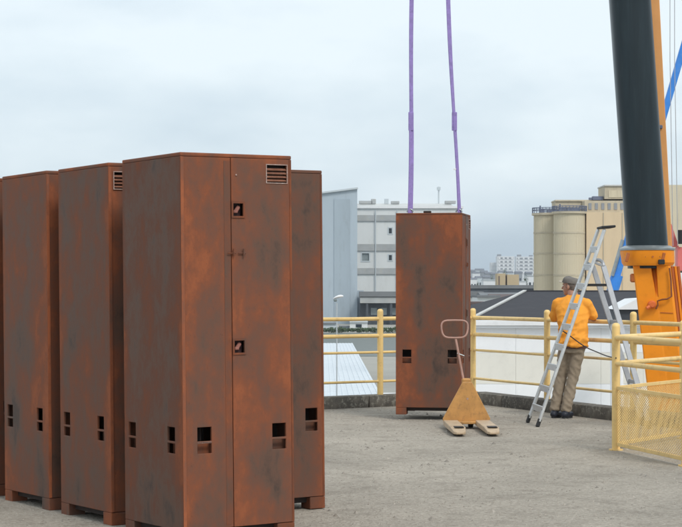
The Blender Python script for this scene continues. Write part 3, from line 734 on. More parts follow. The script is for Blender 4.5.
# carrier below, on the yard
mb = MB(); mb.span((O.x-1.3, CY-1.2, -3.05), (O.x+3.2, CY+1.3, -2.5), 0.05); mb.build('turntable', M['orange'], cr_, O)
mb = MB(); mb.span((O.x-2.6, CY-1.1, -3.5), (O.x+5, CY+1.2, -3.07), 0.05); mb.build('chassis', M['rubber'], cr_, O)
for x in (-1.8, 0.0, 3.4):
    for y in (CY-1.05, CY+1.0):
        MB().tube([(O.x+x, y-0.18, -3.5), (O.x+x, y+0.18, -3.5)], 0.5, 20).build('wheel', M['rubber'], cr_, O, smooth=40)
# blue crane jib behind
BLY = 58.0
bl0 = at(614.0, 286, BLY); bl1 = at(660, 128, BLY); db = (bl1-bl0)/(bl1.z-bl0.z)
bc = empty('blue_crane', (bl0.x+db.x*(GZ-bl0.z), BLY, GZ), label='blue slanting crane jib crossing behind the dark boom', cat='crane')
BO = bc.location
bb = bl0+db*(GZ+0.6-bl0.z)
MB().beam(bb, bl0+db*(13.5-bl0.z), 0.20, 0.2, (0,1,0), 0.03).build('jib', M['blue'], bc, BO)
MB().tube([bl0+db*(gz(296,BLY)-bl0.z), bl0+db*(gz(275,BLY)-bl0.z)], 0.19, 14).build('jib_collar', M['blue'], bc, BO, smooth=40)
MB().tube([bl0+db*(gz(240,BLY)-bl0.z)+Vector((-0.17,-0.16,0)), bl0+db*(gz(276,BLY)-bl0.z)+Vector((-0.17,-0.16,0))], 0.06, 10).build('ram', M['steel'], bc, BO, smooth=40)
MB().span((bb.x-0.9, BLY-0.9, GZ), (bb.x+0.9, BLY+0.9, GZ+0.7), 0.05).build('base', M['blue'], bc, BO)
# red and white mast at the right edge
RY = 33.0
rm = empty('striped_mast', (gx(683, RY), RY, GZ), label='red and white mast half hidden behind the orange crane column', cat='mast')
RMO = rm.location
def seg(y0, y1, mat, name='mast_section', hw=9.0):
    MB().span((gx(683-hw,RY), RY-0.1, gz(y1,RY)), (gx(683+hw,RY), RY+0.15, gz(y0,RY)-0.003), 0.01).build(name, mat, rm, RMO)
mb = MB(); mb.prism([(gx(669,RY), RY, gz(247,RY)), (gx(679,RY), RY, gz(247,RY)), (gx(671.5,RY), RY, gz(224,RY)), (gx(670,RY), RY, gz(224,RY))], (0, 0.1, 0)); mb.build('red_stay', M['red'], rm, RMO)
seg(247, 271, M['red'], hw=6.5); seg(272.6, 288.5, M['white'], hw=7); seg(288.6, 330, M['town_grey'], hw=5); seg(271.1, 272.5, M['rubber'], 'clamp', 7.5); MB().tube([at(680.5, 244, RY-0.13), at(680.5, 230, RY-0.13)], 0.055, 10).build('lamp_housing', M['rubber'], rm, RMO, smooth=40)
MB().span((gx(682,RY), RY, GZ), (gx(685,RY), RY+0.08, gz(331,RY))).build('pole', M['steel'], rm, RMO)

# ------------------------------------------------------------------ railings
PR = 0.040; R1 = 0.026; R2 = 0.017
def post_mesh(h):
    m = MB(); m.tube([(0,0,0), (0,0,h-0.035)], PR, 16)
    m.tube([(0,0,h-0.035), (0,0,h-0.018), (0,0,h-0.004), (0,0,h)], [PR, PR*0.93, PR*0.6, PR*0.15], 16); m.tube([(0,0,0.0), (0,0,0.012)], PR*1.7, 16)
    return m
RAILZ = (1.155, 0.930, 0.715, 0.330)
def railing(start, d, posts, length, label):
    r = empty('yellow_railing', (start.x, start.y, 0.14), label=label, cat='railing', group='yellow tubular railings')
    q = None
    for s in posts:
        if q is None: q = post_mesh(1.285-0.14).build('post', M['yellow'], r, smooth=50); pm = q
        else: pm = share(q, r)
        pm.location = d*s
    for z, rr in zip(RAILZ, (R1, R1, R2, R2)):
        a = d*0.0; b = d*length
        pts = [a+(b-a)*(i/12)+Vector((0, 0, z-0.14+random.uniform(-0.002, 0.002))) for i in range(13)]
        MB().tube(pts, rr, 12).build('rail', M['yellow'], r, smooth=50)
    return r
railing(CORNER, DR, [0.0, 2.02, 4.03, 6.04, 8.05, 10.06], 10.1, 'yellow pipe railing on the kerb behind the worker and the ladder')
railing(CORNER+DLt*0.045, DLt, [1.50, 3.5, 5.5, 7.5], 7.6, 'yellow pipe railing on the kerb between the brown cabinets')

# near enclosure with mesh
ep = Vector((gx(616, 17.8), 17.8, 0))
en = empty('mesh_guard_rail', ep, label='nearer yellow guard rail with mesh infill at the right edge', cat='railing')
wa = Vector((3.55, 19.18, 0))-ep; wb = Vector((3.02, 16.2, 0))-ep
post_mesh(1.225).build('post', M['yellow'], en, smooth=50)
for v in (wa, wb):
    pm = post_mesh(1.225).build('post', M['yellow'], en, smooth=50); pm.location = v
    dn = v.normalized()
    for z, rr in ((1.085, 0.027), (0.835, 0.024)):
        MB().tube([dn*0.0+Vector((0,0,z)), v+Vector((0,0,z))], rr, 12).build('rail', M['yellow'], en, smooth=50)
    MB().beam(dn*0.04+Vector((0,0,0.60)), v-dn*0.04+Vector((0,0,0.60)), 0.018, 0.035, (0,0,1), 0.003).build('mesh_frame', M['yellow'], en)
    MB().beam(dn*0.04+Vector((0,0,0.06)), v-dn*0.04+Vector((0,0,0.06)), 0.018, 0.035, (0,0,1), 0.003).build('mesh_frame', M['yellow'], en)
    m = MB(); L = v.length-0.08; pw, ph = 0.045, 0.028
    nu, nv = int(L/pw), int(0.52/ph)
    nrm = Vector((-dn.y, dn.x, 0))
    def bar(a, b, w=0.0024, t=0.0016):
        dx = (b-a).normalized(); s = dx.cross(nrm)*w; q_ = nrm*t
        A = [m.bm.verts.new(a+x+y) for x, y in ((s,q_),(-s,q_),(-s,-q_),(s,-q_))]; B = [m.bm.verts.new(b+x+y) for x, y in ((s,q_),(-s,q_),(-s,-q_),(s,-q_))]
        for k in range(4): m.bm.faces.new((A[k], A[(k+1)%4], B[(k+1)%4], B[k]))
    for i in range(nu):
        for j in range(nv):
            c = dn*(0.04+pw*(i+0.5))+Vector((0,0,0.075+ph*(j+0.5)))
            l_, r_, u_, d_ = c-dn*pw/2, c+dn*pw/2, c+Vector((0,0,ph/2)), c-Vector((0,0,ph/2))
            bar(l_, u_); bar(u_, r_); bar(r_, d_); bar(d_, l_)
    o = m.build('mesh_infill', M['yellow'], en); o['kind'] = 'stuff'

# street lamp
sl = empty('street_lamp', (gx(336.8, 25.75), 25.75, GZ), label='slender lamp post with curved white head behind the left railing', cat='street lamp')
z_h = gz(299.5, 25.75)-GZ
MB().tube([(0,0,0), (0,0,1.0), (0,0,z_h-0.05)], [0.022, 0.011, 0.008], 10).build('pole', M['concrete_light'], sl, smooth=40)
mb = MB()
rings = []
for t, w, h in ((-0.05,0.008,0.008), (-0.02,0.03,0.016), (0.02,0.042,0.022), (0.06,0.038,0.020), (0.09,0.018,0.012)):
    zc_ = z_h+0.012+0.55*(t+0.05)-2.2*(t+0.05)**2
    rings.append([(t, w*math.cos(k*math.pi/6), zc_+h*math.sin(k*math.pi/6)) for k in range(12)])
mb.loft(rings); mb.build('lamp_head', M['white'], sl, smooth=60)
MB().box((-0.02, 0, z_h-0.012), (0.05, 0.05, 0.035), None, 0.01).build('lens', M['glass_grey'], sl)

# ------------------------------------------------------------------ rusty cabinets
W, H, TH = 0.79, 2.385, 0.018
hw = W/2; Z0, Z1 = 0.085, H-0.024
RD = Vector((0.839, 0.545, 0)); LD = Vector((-0.545, 0.839, 0))
def slot_holes(us, dz):
    hs = []
    for a, b in us:
        hs += [(a*W, b*W, 0.652+dz, 0.738+dz), (a*W, b*W, 0.577+dz, 0.638+dz)]
    return hs
def cabinet(label, near_corner, rz, lean=0.0, mats=('rust_dark','rust_warm'), vent_u=(0.766, 0.955), detailed=True, z=0.0, latches=True, us=((0.13, 0.255), (0.80, 0.925)), dz=-0.027):
    x = Vector((math.cos(rz), math.sin(rz), 0)); y = Vector((-math.sin(rz), math.cos(rz), 0))
    c = Vector((near_corner[0]+(0.023 if lean else 0), near_corner[1], 0))+(x+y)*hw
    r = empty('steel_cabinet', (c.x, c.y, z), rz, label, 'cabinet', 'rusty brown steel cabinets')
    if lean: r.rotation_euler = (Matrix.Rotation(lean, 3, 'Y') @ Matrix.Rotation(rz, 3, 'Z')).to_euler()
    mL, mR = M[mats[0]], M[mats[1]]
    # local: -x face carries slots (u runs to +y), -y face carries the doors (u runs to +x)
    fL = lambda u, v, d: (-hw+d, -hw+u, v)
    fR = lambda u, v, d: (-hw+u, -hw+d, v)
    sl_ = slot_holes(us, dz)
    MB().panel(0.0, W, Z0, Z1, TH, fL, sl_).build('side_panel', mL, r, bevel=0.004)
    def slot_fit(fn):
        for a, b in us:
            m = MB(); m.panel(a*W, b*W, 0.640+dz, 0.650+dz, 0.012, lambda u,v,d: fn(u,v,d+0.002)); m.build('slot_bar', M['scuffed'], r)
            m = MB(); m.panel(a*W-0.02, b*W+0.02, 0.55+dz, 0.644+dz, 0.004, lambda u,v,d: fn(u,v,d+0.05)); m.build('slot_plate', mR, r)
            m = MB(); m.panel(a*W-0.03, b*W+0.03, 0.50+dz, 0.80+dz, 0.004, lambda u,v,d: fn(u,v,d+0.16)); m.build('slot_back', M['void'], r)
    slot_fit(fL)
    seam = 0.445*W
    pk = [(0.455*W, 0.555*W, 1.998, 2.084), (0.455*W, 0.555*W, 1.155, 1.238)]
    vt = (vent_u[0]*W, vent_u[1]*W, 2.212, 2.325) if vent_u else (0, 9, 0, 0)
    a0 = TH+0.001; a1 = W-TH-0.001
    MB().panel(a0, seam-0.0015, Z0+0.003, Z1-0.001, TH, lambda u,v,d: fR(u,v,d+0.002), sl_[:2]+([vt] if vent_u and vt[1] < seam else [])).build('door_leaf', mR, r, bevel=0.003)
    MB().panel(seam+0.0015, a1, Z0+0.003, Z1-0.001, TH, lambda u,v,d: fR(u,v,d-0.002), (pk if vent_u else [])+sl_[2:]+([vt] if vent_u and vt[0] > seam else [])).build('door_leaf', mR, r, bevel=0.003)
    MB().panel(seam-0.05, seam-0.004, Z0+0.02, Z1-0.02, 0.003, lambda u,v,d: fR(u,v,d+0.0005)).build('door_strip', M['rust_brown'], r)
    slot_fit(fR)
    # back faces
    MB().panel(0.0, W, Z0, Z1, TH, lambda u,v,d: (hw-d, hw-u, v)).build('back_panel', mL, r, bevel=0.004)
    MB().panel(a0, a1, Z0, Z1, TH, lambda u,v,d: (hw-u, hw-d, v)).build('back_panel', mL, r, bevel=0.003)
    # roof and base
    MB().span((-hw, -hw, Z1+0.0005), (hw, hw, H), 0.006, 2).build('roof', mR, r, smooth=40)
    for sx in (-1, 1):
        for sy in (-1, 1):
            MB().span((sx*hw-(0.125 if sx > 0 else 0), sy*hw-(0.125 if sy > 0 else 0), 0.0), (sx*hw+(0.125 if sx < 0 else 0), sy*hw+(0.125 if sy < 0 else 0), Z0-0.001), 0.004).build('foot', mL, r)
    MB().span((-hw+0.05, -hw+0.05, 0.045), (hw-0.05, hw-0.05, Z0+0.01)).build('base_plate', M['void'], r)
    # corner angle
    MB().panel(0.0005, 0.022, Z0+0.004, Z1-0.002, 0.002, lambda u,v,d: fR(u,v,d-0.0035)).build('corner_angle', M['rust_edge'], r, bevel=0.001)
    # vent
    if vent_u is None: return r
    fv = MB(); e = 0.004
    fv.panel(vt[0]-e, vt[1]+e, vt[2]-e, vt[3]+e, 0.004, lambda u,v,d: fR(u,v,d-0.006), [(vt[0]+0.002, vt[1]-0.002, vt[2]+0.002, vt[3]-0.002)])
    g = fv.build('vent_grille', M['scuffed'], r)
    n = 5
    for i in range(n-1):
        zz = vt[2]+(vt[3]-vt[2])*(i+0.75)/n
        m = MB().box(((vt[0]+vt[1])/2-hw, -hw+0.008, zz), (vt[1]-vt[0]-0.006, 0.022, 0.006), Matrix.Rotation(math.radians(35), 3, 'X'))
        m.build('slat', M['scuffed_rust'], g)
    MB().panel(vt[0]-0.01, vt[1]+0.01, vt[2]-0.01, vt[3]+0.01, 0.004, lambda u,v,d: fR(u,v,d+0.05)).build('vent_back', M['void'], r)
    if latches:
        for h in pk:
            m = MB(); m.panel(h[0]-0.008, h[1]+0.008, h[2]-0.008, h[3]+0.008, 0.006, lambda u,v,d: fR(u,v,d-0.008), [(h[0]+0.004, h[1]-0.004, h[2]+0.004, h[3]-0.004)])
            lp = m.build('latch_pocket', M['rust_dark'], r)
            m = MB(); m.panel(h[0]-0.006, h[1]+0.006, h[2]-0.006, h[3]+0.006, 0.004, lambda u,v,d: fR(u,v,d+0.045)); m.build('pocket_back', M['latch_dark'], lp)
            cx_, cz_ = (h[0]+h[1])/2-hw, (h[2]+h[3])/2
            m = MB(); m.box((cx_+0.004, -hw+0.018, cz_+0.004), (0.026, 0.02, 0.046), Matrix.Rotation(0.6, 3, 'Y'), 0.006); m.box((cx_-0.012, -hw+0.012, cz_-0.012), (0.03, 0.02, 0.018), None, 0.004)
            m.build('latch_handle', M['latch'], lp)
        for (ua, ub, dz) in ((0.405, 0.475, 0.0), (0.50, 0.565, 0.0)):
            m = MB(); m.tube([(ua*W-hw, -hw-0.012, 1.772), (ub*W-hw, -hw-0.012, 1.772)], 0.0035, 8)
            m.tube([((ub-0.02)*W-hw, -hw-0.016, 1.755), ((ub-0.02)*W-hw, -hw-0.016, 1.80)], 0.0055, 8); m.build('bolt', M['rust_dark'], r)
        MB().ball((0.49*W-hw, -hw-0.004, 2.255), 0.007, 1).build('rivet', M['scuffed'], r)
    return r
RZ = math.atan2(0.545, 0.839)
LEAN = math.radians(-0.55)
C3 = (-0.975, 11.2)
cabinet('largest rusty cabinet in front, with latched double doors facing right', C3, RZ, LEAN)
cabinet('rusty cabinet second from left, its top vent peeping past the front cabinet', (-1.529, 12.14), RZ, LEAN, ('rust_brown','rust_warm'), vent_u=(0.05, 0.24))
cabinet('rusty cabinet third from the front one, leftmost with a full face in view', (-2.068, 12.97), RZ, LEAN, ('rust_warm','rust_brown'))
cabinet('rusty cabinet cut off by the left edge of the photo, only a sliver showing', (-2.068-0.545*1.04, 12.97+0.839*1.04), RZ, LEAN, ('rust_dark','rust_dark'))
c4 = Vector((-0.134, 13.08, 0))-RD*W
cabinet('rusty cabinet half hidden behind the right side of the largest front cabinet', (c4.x, c4.y), RZ, LEAN, ('rust_dark','rust_brown'), vent_u=None)
# the one on the slings
HYc = 21.77; HZ = 0.062
nc = Vector((gx(462.0, HYc), HYc, 0))
hang = cabinet('smaller-looking rusty cabinet hanging from purple slings behind the pallet jack', (nc.x, nc.y), math.atan2(0.981, 0.196), 0, ('rust_brown','rust_dark'), z=HZ, us=((0.08, 0.215), (0.765, 0.90)), dz=0.03)
hx = Vector((0.196, 0.981, 0)); hy = Vector((-0.981, 0.196, 0))
ctr = nc+(hx+hy)*hw
ztop = HZ+H
# slings with shackles
def sling(base, topp, label, twist):
    s = empty('lifting_sling', base, label=label, cat='sling', group='purple lifting slings')
    n = 60; m = MB(); rings = []
    for i in range(n+1):
        t = i/n
        p = base.lerp(topp, t)-base
        p += Vector((math.sin(t*9+twist)*0.008, 0, 0))
        a = twist+1.2*math.sin(t*5.0+twist*2)*t
        wv = Vector((math.cos(a), math.sin(a), 0)); tv = Vector((-math.sin(a), math.cos(a), 0))
        w = 0.030 if t < 0.22 else 0.025
        th = 0.006
        rings.append([p+wv*w+tv*th, p-wv*w+tv*th, p-wv*w-tv*th, p+wv*w-tv*th])
    m.loft(rings); m.build('webbing', M['strap'], s)
    m = MB(); m.tube([Vector((math.cos(k*math.pi/8)*0.035, 0, math.sin(k*math.pi/8)*0.035+0.01)) for k in range(9)], 0.01, 8); m.build('shackle', M['steel'], s, smooth=50)
    pa = base.lerp(topp, 0.24)-base
    m = MB(); m.box(pa+Vector((0,-0.012,0)), (0.062, 0.012, 0.22), None, 0.004); m.build('sewn_sleeve', M['strap'], s)
    return s, topp-base
lb = Vector((gx(410.2, 21.9), 21.95, ztop+0.002)); rb = Vector((gx(459.3, 21.9), 21.98, ztop+0.002))
apex = Vector((gx(431, 22.0), 22.2, 7.6))
lt = Vector((gx(414.5, 21.95), 22.1, 7.0)); rt = Vector((gx(437.5, 21.95), 22.1, 7.0))
lt = lb+(Vector((gx(411.6, 21.95), 21.98, gz(66, 21.95)))-lb)*2.6
rt = rb+(Vector((gx(451.8, 21.95), 21.98, gz(66, 21.95)))-rb)*2.6
sling(lb, lt, 'left purple lifting sling rising from the hanging cabinet', 0.3)
s2, _ = sling(rb, rt, 'right purple lifting sling with a white tag, leaning inward', 0.9)
MB().box((rt-rb)*0.115*1.0+(rt-rb)*0.0+Vector((-0.02,-0.02,0)), (0.035, 0.01, 0.02), None, 0.002).build('tag', M['white_tag'], s2)
for px in (422.5,):
    p = nc+hy*0.42+hx*0.1
    o = MB().box((0.09-hw+0.0, 0.03, H+0.014), (0.05, 0.09, 0.026), None, 0.006).build('lifting_lug', M['void'], hang)

# ------------------------------------------------------------------ pallet jack
JY = 20.55
pj = empty('pallet_jack', (gx(467.5, JY), JY, 0), math.radians(1.5), 'worn ochre hand pallet jack in front of the hanging cabinet', 'pallet jack')
# local: -y towards the camera (forks), z up
def jack():
    m = MB(); m.prism([(-0.265, 0.0, 0.06), (0.235, 0.0, 0.06), (0.255, 0.0, 0.11), (0.05, 0.0, 0.515), (-0.055, 0.0, 0.515), (-0.275, 0.0, 0.11)], (0, 0.03, 0)); m.build('fork_frame_plate', M['jack'], pj, bevel=0.006)
    m = MB(); m.prism([(-0.25, 0.031, 0.10), (-0.05, 0.031, 0.50), (-0.05, 0.13, 0.50), (-0.25, 0.20, 0.10)], (0.012, 0, 0)); m.build('side_cheek', M['jack'], pj)
    m = MB(); m.prism([(0.23, 0.031, 0.10), (0.04, 0.031, 0.50), (0.04, 0.13, 0.50), (0.23, 0.20, 0.10)], (-0.012, 0, 0)); m.build('side_cheek', M['jack'], pj)
    m = MB(); m.span((-0.26, -0.10, 0.055), (0.24, -0.001, 0.085), 0.006); m.build('cross_beam', M['jack'], pj)
    for sx, xc in ((-1, -0.19), (1, 0.165)):
        w = 0.08
        m = MB()
        m.loft([[(xc-w, -0.02, 0.035), (xc+w, -0.02, 0.035), (xc+w, -0.02, 0.095), (xc-w, -0.02, 0.095)],
                [(xc-w, -0.95, 0.035), (xc+w, -0.95, 0.035), (xc+w, -0.95, 0.088), (xc-w, -0.95, 0.088)],
                [(xc-w*0.8, -1.13, 0.025), (xc+w*0.8, -1.13, 0.025), (xc+w*0.8, -1.13, 0.06), (xc-w*0.8, -1.13, 0.06)],
                [(xc-w*0.45, -1.17, 0.025), (xc+w*0.45, -1.17, 0.025), (xc+w*0.45, -1.17, 0.05), (xc-w*0.45, -1.17, 0.05)]])
        fk = m.build('fork', M['fork'], pj, bevel=0.008)
        m = MB(); m.span((xc-w*0.55, -1.02, 0.0885), (xc+w*0.75, -0.86, 0.0925), 0.002); m.build('roller_slot', M['rubber'], fk)
        m = MB(); m.tube([(xc-w*0.6, -0.94, 0.038), (xc+w*0.6, -0.94, 0.038)], 0.038, 16); m.build('load_roller', M['rubber'], fk, smooth=40)
    for x in (-0.07, 0.05):
        m = MB(); m.tube([(x-0.025, 0.16, 0.09), (x+0.025, 0.16, 0.09)], 0.09, 24); m.build('steer_wheel', M['rubber'], pj, smooth=40)
    m = MB(); m.tube([(0, 0.15, 0.12), (0, 0.15, 0.50)], 0.04, 14); m.build('pump', M['steel'], pj, smooth=40)
    m = MB(); m.span((-0.05, 0.09, 0.47), (0.05, 0.2, 0.55), 0.012); m.build('handle_yoke', M['jack'], pj)
    hb_ = Vector((-0.03, 0.15, 0.53)); ht = Vector((-0.115, 0.20, 1.0))
    m = MB(); m.tube([hb_, ht], 0.0125, 12); sh = m.build('handle_shaft', M['handle'], pj, smooth=40)
    pts = []
    cxh, czh = -0.125, 1.10
    for a in range(25):
        t = 2*math.pi*a/24-math.pi/2
        x = math.copysign(abs(math.cos(t))**0.45, math.cos(t))*0.148; z = math.copysign(abs(math.sin(t))**0.6, math.sin(t))*0.098
        x *= 1.0+0.10*(1 if z < 0 else -0.4)*abs(z)/0.098*-1
        pts.append((cxh+x, 0.2+z*0.1, czh+z))
    m = MB(); m.tube(pts, 0.0105, 10, caps=False); m.build('handle_loop', M['handle'], pj, smooth=60)
    m = MB(); m.tube([(-0.10, 0.18, 0.83), (-0.02, 0.17, 0.80)], 0.006, 8); m.build('release_lever', M['steel'], pj)
    m = MB(); m.tube([(0.0, -0.004, 0.33), (0.0, 0.0, 0.33)], 0.012, 12); m.build('bolt', M['scuffed'], pj)
jack()

# ------------------------------------------------------------------ step ladder
A_far = Vector((gx(527.3, 21.42), 21.42, 0)); A_near = Vector((gx(537.3, 20.78), 20.78, 0))
T_far = at(598.2, 229.5, 21.25); T_near = at(604.5, 229.5, 20.95)
lad = empty('step_ladder', ((A_far+A_near)/2+Vector((0.6,0,0))), label='aluminium step ladder standing open beside the worker', cat='ladder')
LO_ = lad.location
pn = ((T_far-A_far).cross(A_near-A_far)).normalized()
def stile(a, b, w, t, name, mat):
    d = (b-a).normalized(); side = (A_near-A_far).normalized()
    o = MB().beam(a, b, t, w, side.cross(d), 0.006).build(name, mat, lad, LO_); return o
for a, b in ((A_far, T_far), (A_near, T_near)):
    d = (b-a).normalized()
    stile(a+d*0.06, b, 0.028, 0.078, 'stile', M['alu'])
    MB().beam(a, a+d*0.10, 0.075, 0.036, (A_near-A_far).cross(d), 0.008).build('foot', M['rubber'], lad, LO_)
ys = [409, 389, 367, 346.5, 326, 305, 284.5, 265, 247]
for y in ys:
    f = (426-y)/(426-229.5)*0.985
    p, q = A_far.lerp(T_far, f), A_near.lerp(T_near, f)
    MB().beam(p, q, 0.025, 0.075, Vector((0,0,1)), 0.004).build('tread', M['alu'], lad, LO_)
    mb = MB()
    for e in (p, q):
        mb.tube([e+Vector((0.0,-0.02,0.0)), e+Vector((0.0,-0.019,0.0))], 0.006, 8)
    d2 = (q-p).normalized()
    mb2 = MB(); mb2.tube([q+d2*0.006, q+d2*0.017], 0.017, 10); mb2.build('rivet', M['rubber'], lad, LO_); mb.bm.free()
tp = (T_far+T_near)/2
MB().box(tp+Vector((0.055,0,0.025)), (0.16, 0.42, 0.028), Matrix.Rotation(math.radians(-4), 3, 'Y'), 0.01, 2).build('top_tray', M['rubber'], lad, LO_)
# rear frame
H_far = at(592.8, 266, 21.22); H_near = at(603.5, 266, 20.95)
B_far = Vector((gx(643.5, 20.98), 20.98, 0)); B_near = Vector((gx(650.5, 20.45), 20.45, 0))
for a, b in ((H_far, B_far), (H_near, B_near)):
    d = (b-a).normalized()
    MB().beam(a, b-d*0.06, 0.06, 0.026, Vector((0,1,0)), 0.006).build('rear_stile', M['alu_dull'], lad, LO_)
    MB().beam(b-d*0.10, b, 0.072, 0.036, Vector((0,1,0)), 0.008).build('rear_foot', M['rubber'], lad, LO_)
arc = []
for k in range(13):
    t = math.pi*k/12
    arc.append(H_far.lerp(H_near, (1-math.cos(t))/2)+Vector((0.0, 0, 0.07*math.sin(t))))
MB().tube(arc, 0.02, 10, caps=True).build('hoop', M['alu_dull'], lad, LO_, smooth=60)
for side, (fa, ft, ra, rb_) in enumerate(((A_far, T_far, H_far, B_far), (A_near, T_near, H_near, B_near))):
    zz = gz(285, 21.0)
    p = fa.lerp(ft, (zz-fa.z)/(ft.z-fa.z)); q = ra.lerp(rb_, (ra.z-zz)/(ra.z-rb_.z))
    MB().beam(p, q, 0.03, 0.02, (0,1,0), 0.004).build('spreader', M['rubber'], lad, LO_)
    zt_ = gz(262, 21.0); p = fa.lerp(ft, (zt_-fa.z)/(ft.z-fa.z)); MB().beam(p, ra, 0.03, 0.02, (0,1,0), 0.004).build('hinge_arm', M['alu_dull'], lad, LO_)
for f in (0.35, 0.72):
    MB().beam(H_far.lerp(B_far, f), H_near.lerp(B_near, f), 0.02, 0.04, Vector((0,0,1)), 0.004).build('rear_brace', M['alu_dull'], lad, LO_)
# cable from the ladder across to the guard rail post
cp = []
p0, p3 = at(559, 330, 21.45), ep+Vector((-0.03, 0.05, 0.94))
p1, p2 = at(584, 347.5, 21.9), at(606, 354.5, 20.0)
ctl = [at(559.5, 329.5, 21.42), at(566, 333, 21.75), at(584, 346, 21.85), at(597, 352, 20.8), at(607, 356, 19.2), at(616, 358, 17.75)]
for i in range(len(ctl)-1):
    a, b = ctl[i], ctl[i+1]; pa = ctl[max(i-1,0)]; pb = ctl[min(i+2,len(ctl)-1)]
    for k in range(8):
        t = k/8
        cp.append(0.5*((2*a)+(b-pa)*t+(2*pa-5*a+4*b-pb)*t*t+(3*a-pa-3*b+pb)*t**3))
cp.append(ctl[-1])
o = MB().tube(cp, 0.007, 8).build('cable', M['cable'], None, None, smooth=60); tag(o, 'dark thin cable sagging from the ladder past the worker to the rail', 'cable')

# ------------------------------------------------------------------ the worker
def cone(mb, a, b, ra, rb, n=14, k=5):
    """tapered limb with round ends, closed"""
    a, b = Vector(a), Vector(b); d = (b-a).normalized(); pts, rs = [], []
    for i in range(k):
        t = math.pi/2*(1-i/k); pts.append(a-d*ra*math.sin(t)); rs.append(max(0.0008, ra*math.cos(t)))
    pts.append(a); rs.append(ra); pts.append(b); rs.append(rb)
    for i in range(1, k+1):
        t = math.pi/2*i/k; pts.append(b+d*rb*math.sin(t)); rs.append(max(0.0008, rb*math.cos(t)))
    mb.tube(pts, rs, n)
def torso(mb, rings, n=28):
    rr = []
    for (cx_, cy_, z, a, b) in rings:
        rr.append([(cx_+a*math.copysign(abs(math.cos(2*math.pi*k/n))**0.85, math.cos(2*math.pi*k/n)), cy_+b*math.copysign(abs(math.sin(2*math.pi*k/n))**0.85, math.sin(2*math.pi*k/n)), z) for k in range(n)])
    mb.loft(rr)
def remeshed(mb, name, mat, parent, voxel, smooth_it=6, disp=None):
    o = mb.build(name, mat, parent)
    m = o.modifiers.new('r', 'REMESH'); m.mode = 'VOXEL'; m.voxel_size = voxel
    s = o.modifiers.new('s', 'SMOOTH'); s.iterations = smooth_it; s.factor = 0.5
    dg = bpy.context.evaluated_depsgraph_get()
    me = bpy.data.meshes.new_from_object(o.evaluated_get(dg))
    o.modifiers.clear(); o.data = me; me.name = name
    me.materials.clear(); me.materials.append(mat)
    if disp:
        ns = [v.normal.copy() for v in me.vertices]
        for v, nn in zip(me.vertices, ns): v.co += nn*disp(v.co)
    me.polygons.foreach_set('use_smooth', [True]*len(me.polygons))
    return o
per = empty('person', (2.665, 22.2, 0), math.atan2(-0.45, 0.89), 'person in orange t-shirt and khaki trousers leaning on the yellow railing', 'person')
hipL, hipR = Vector((0.02, 0.05, 0.90)), Vector((0.185, 0.05, 0.90))
kneeL, kneeR = Vector((-0.055, 0.085, 0.49)), Vector((0.105, 0.06, 0.49))
ankL, ankR = Vector((-0.10, 0.0, 0.085)), Vector((0.045, -0.02, 0.085))
shL, shR = Vector((-0.135, 0.19, 1.37)), Vector((0.235, 0.17, 1.365))
elL, elR = Vector((-0.21, 0.25, 1.185)), Vector((0.285, 0.28, 1.20))
wrL, wrR = Vector((-0.055, 0.44, 1.195)), Vector((0.20, 0.40, 1.21))
nk = Vector((0.05, 0.215, 1.47)); hd = Vector((0.0, 0.255, 1.58))
b = MB()
# trunk
torso(b, [(0.10,0.05,0.84,0.13,0.095), (0.10,0.05,0.95,0.15,0.105), (0.095,0.075,1.08,0.135,0.10), (0.09,0.13,1.22,0.155,0.11), (0.085,0.170,1.32,0.155,0.10), (0.08,0.19,1.375,0.13,0.075), (0.065,0.20,1.43,0.07,0.055)])
for h_, k_, a_ in ((hipL,kneeL,ankL), (hipR,kneeR,ankR)):
    cone(b, h_, k_, 0.078, 0.052); cone(b, k_, a_, 0.05, 0.034); cone(b, a_+Vector((0,-0.03,-0.04)), a_+Vector((0,0.13,-0.055)), 0.032, 0.026)
for s_, e_, w_ in ((shL,elL,wrL), (shR,elR,wrR)):
    cone(b, s_, e_, 0.045, 0.040); cone(b, e_, w_, 0.041, 0.027)
    d = (w_-e_).normalized(); sd_ = d.cross(Vector((0,0,1))).normalized(); pc = w_+d*0.05
    b.ball(w_+d*0.045, (0.042, 0.042, 0.02), 2, d.to_track_quat('Y','Z').to_matrix())
    thumb_side = 1 if s_ is shL else -1
    for i, (off, ln) in enumerate(((-0.03,0.062), (-0.010,0.074), (0.011,0.070), (0.031,0.056))):
        r0 = w_+d*0.078+sd_*off; k1 = r0+d*ln*0.5+Vector((0,0,-0.008)); k2 = k1+d*ln*0.25+Vector((0,0,-0.026)); k3 = k2-d*0.006+Vector((0,0,-0.020))
        cone(b, r0-d*0.03, k1, 0.0095, 0.009, 10, 3); cone(b, k1, k2, 0.009, 0.0082, 10, 3); cone(b, k2, k3, 0.0082, 0.0075, 10, 3)
    t0 = w_+d*0.03+sd_*0.03*thumb_side; t1 = t0+d*0.03+sd_*0.03*thumb_side+Vector((0,0,-0.012)); t2 = t1+d*0.028+Vector((0,0,-0.012))
    cone(b, t0, t1, 0.012, 0.0105, 10, 3); cone(b, t1, t2, 0.0105, 0.0085, 10, 3)
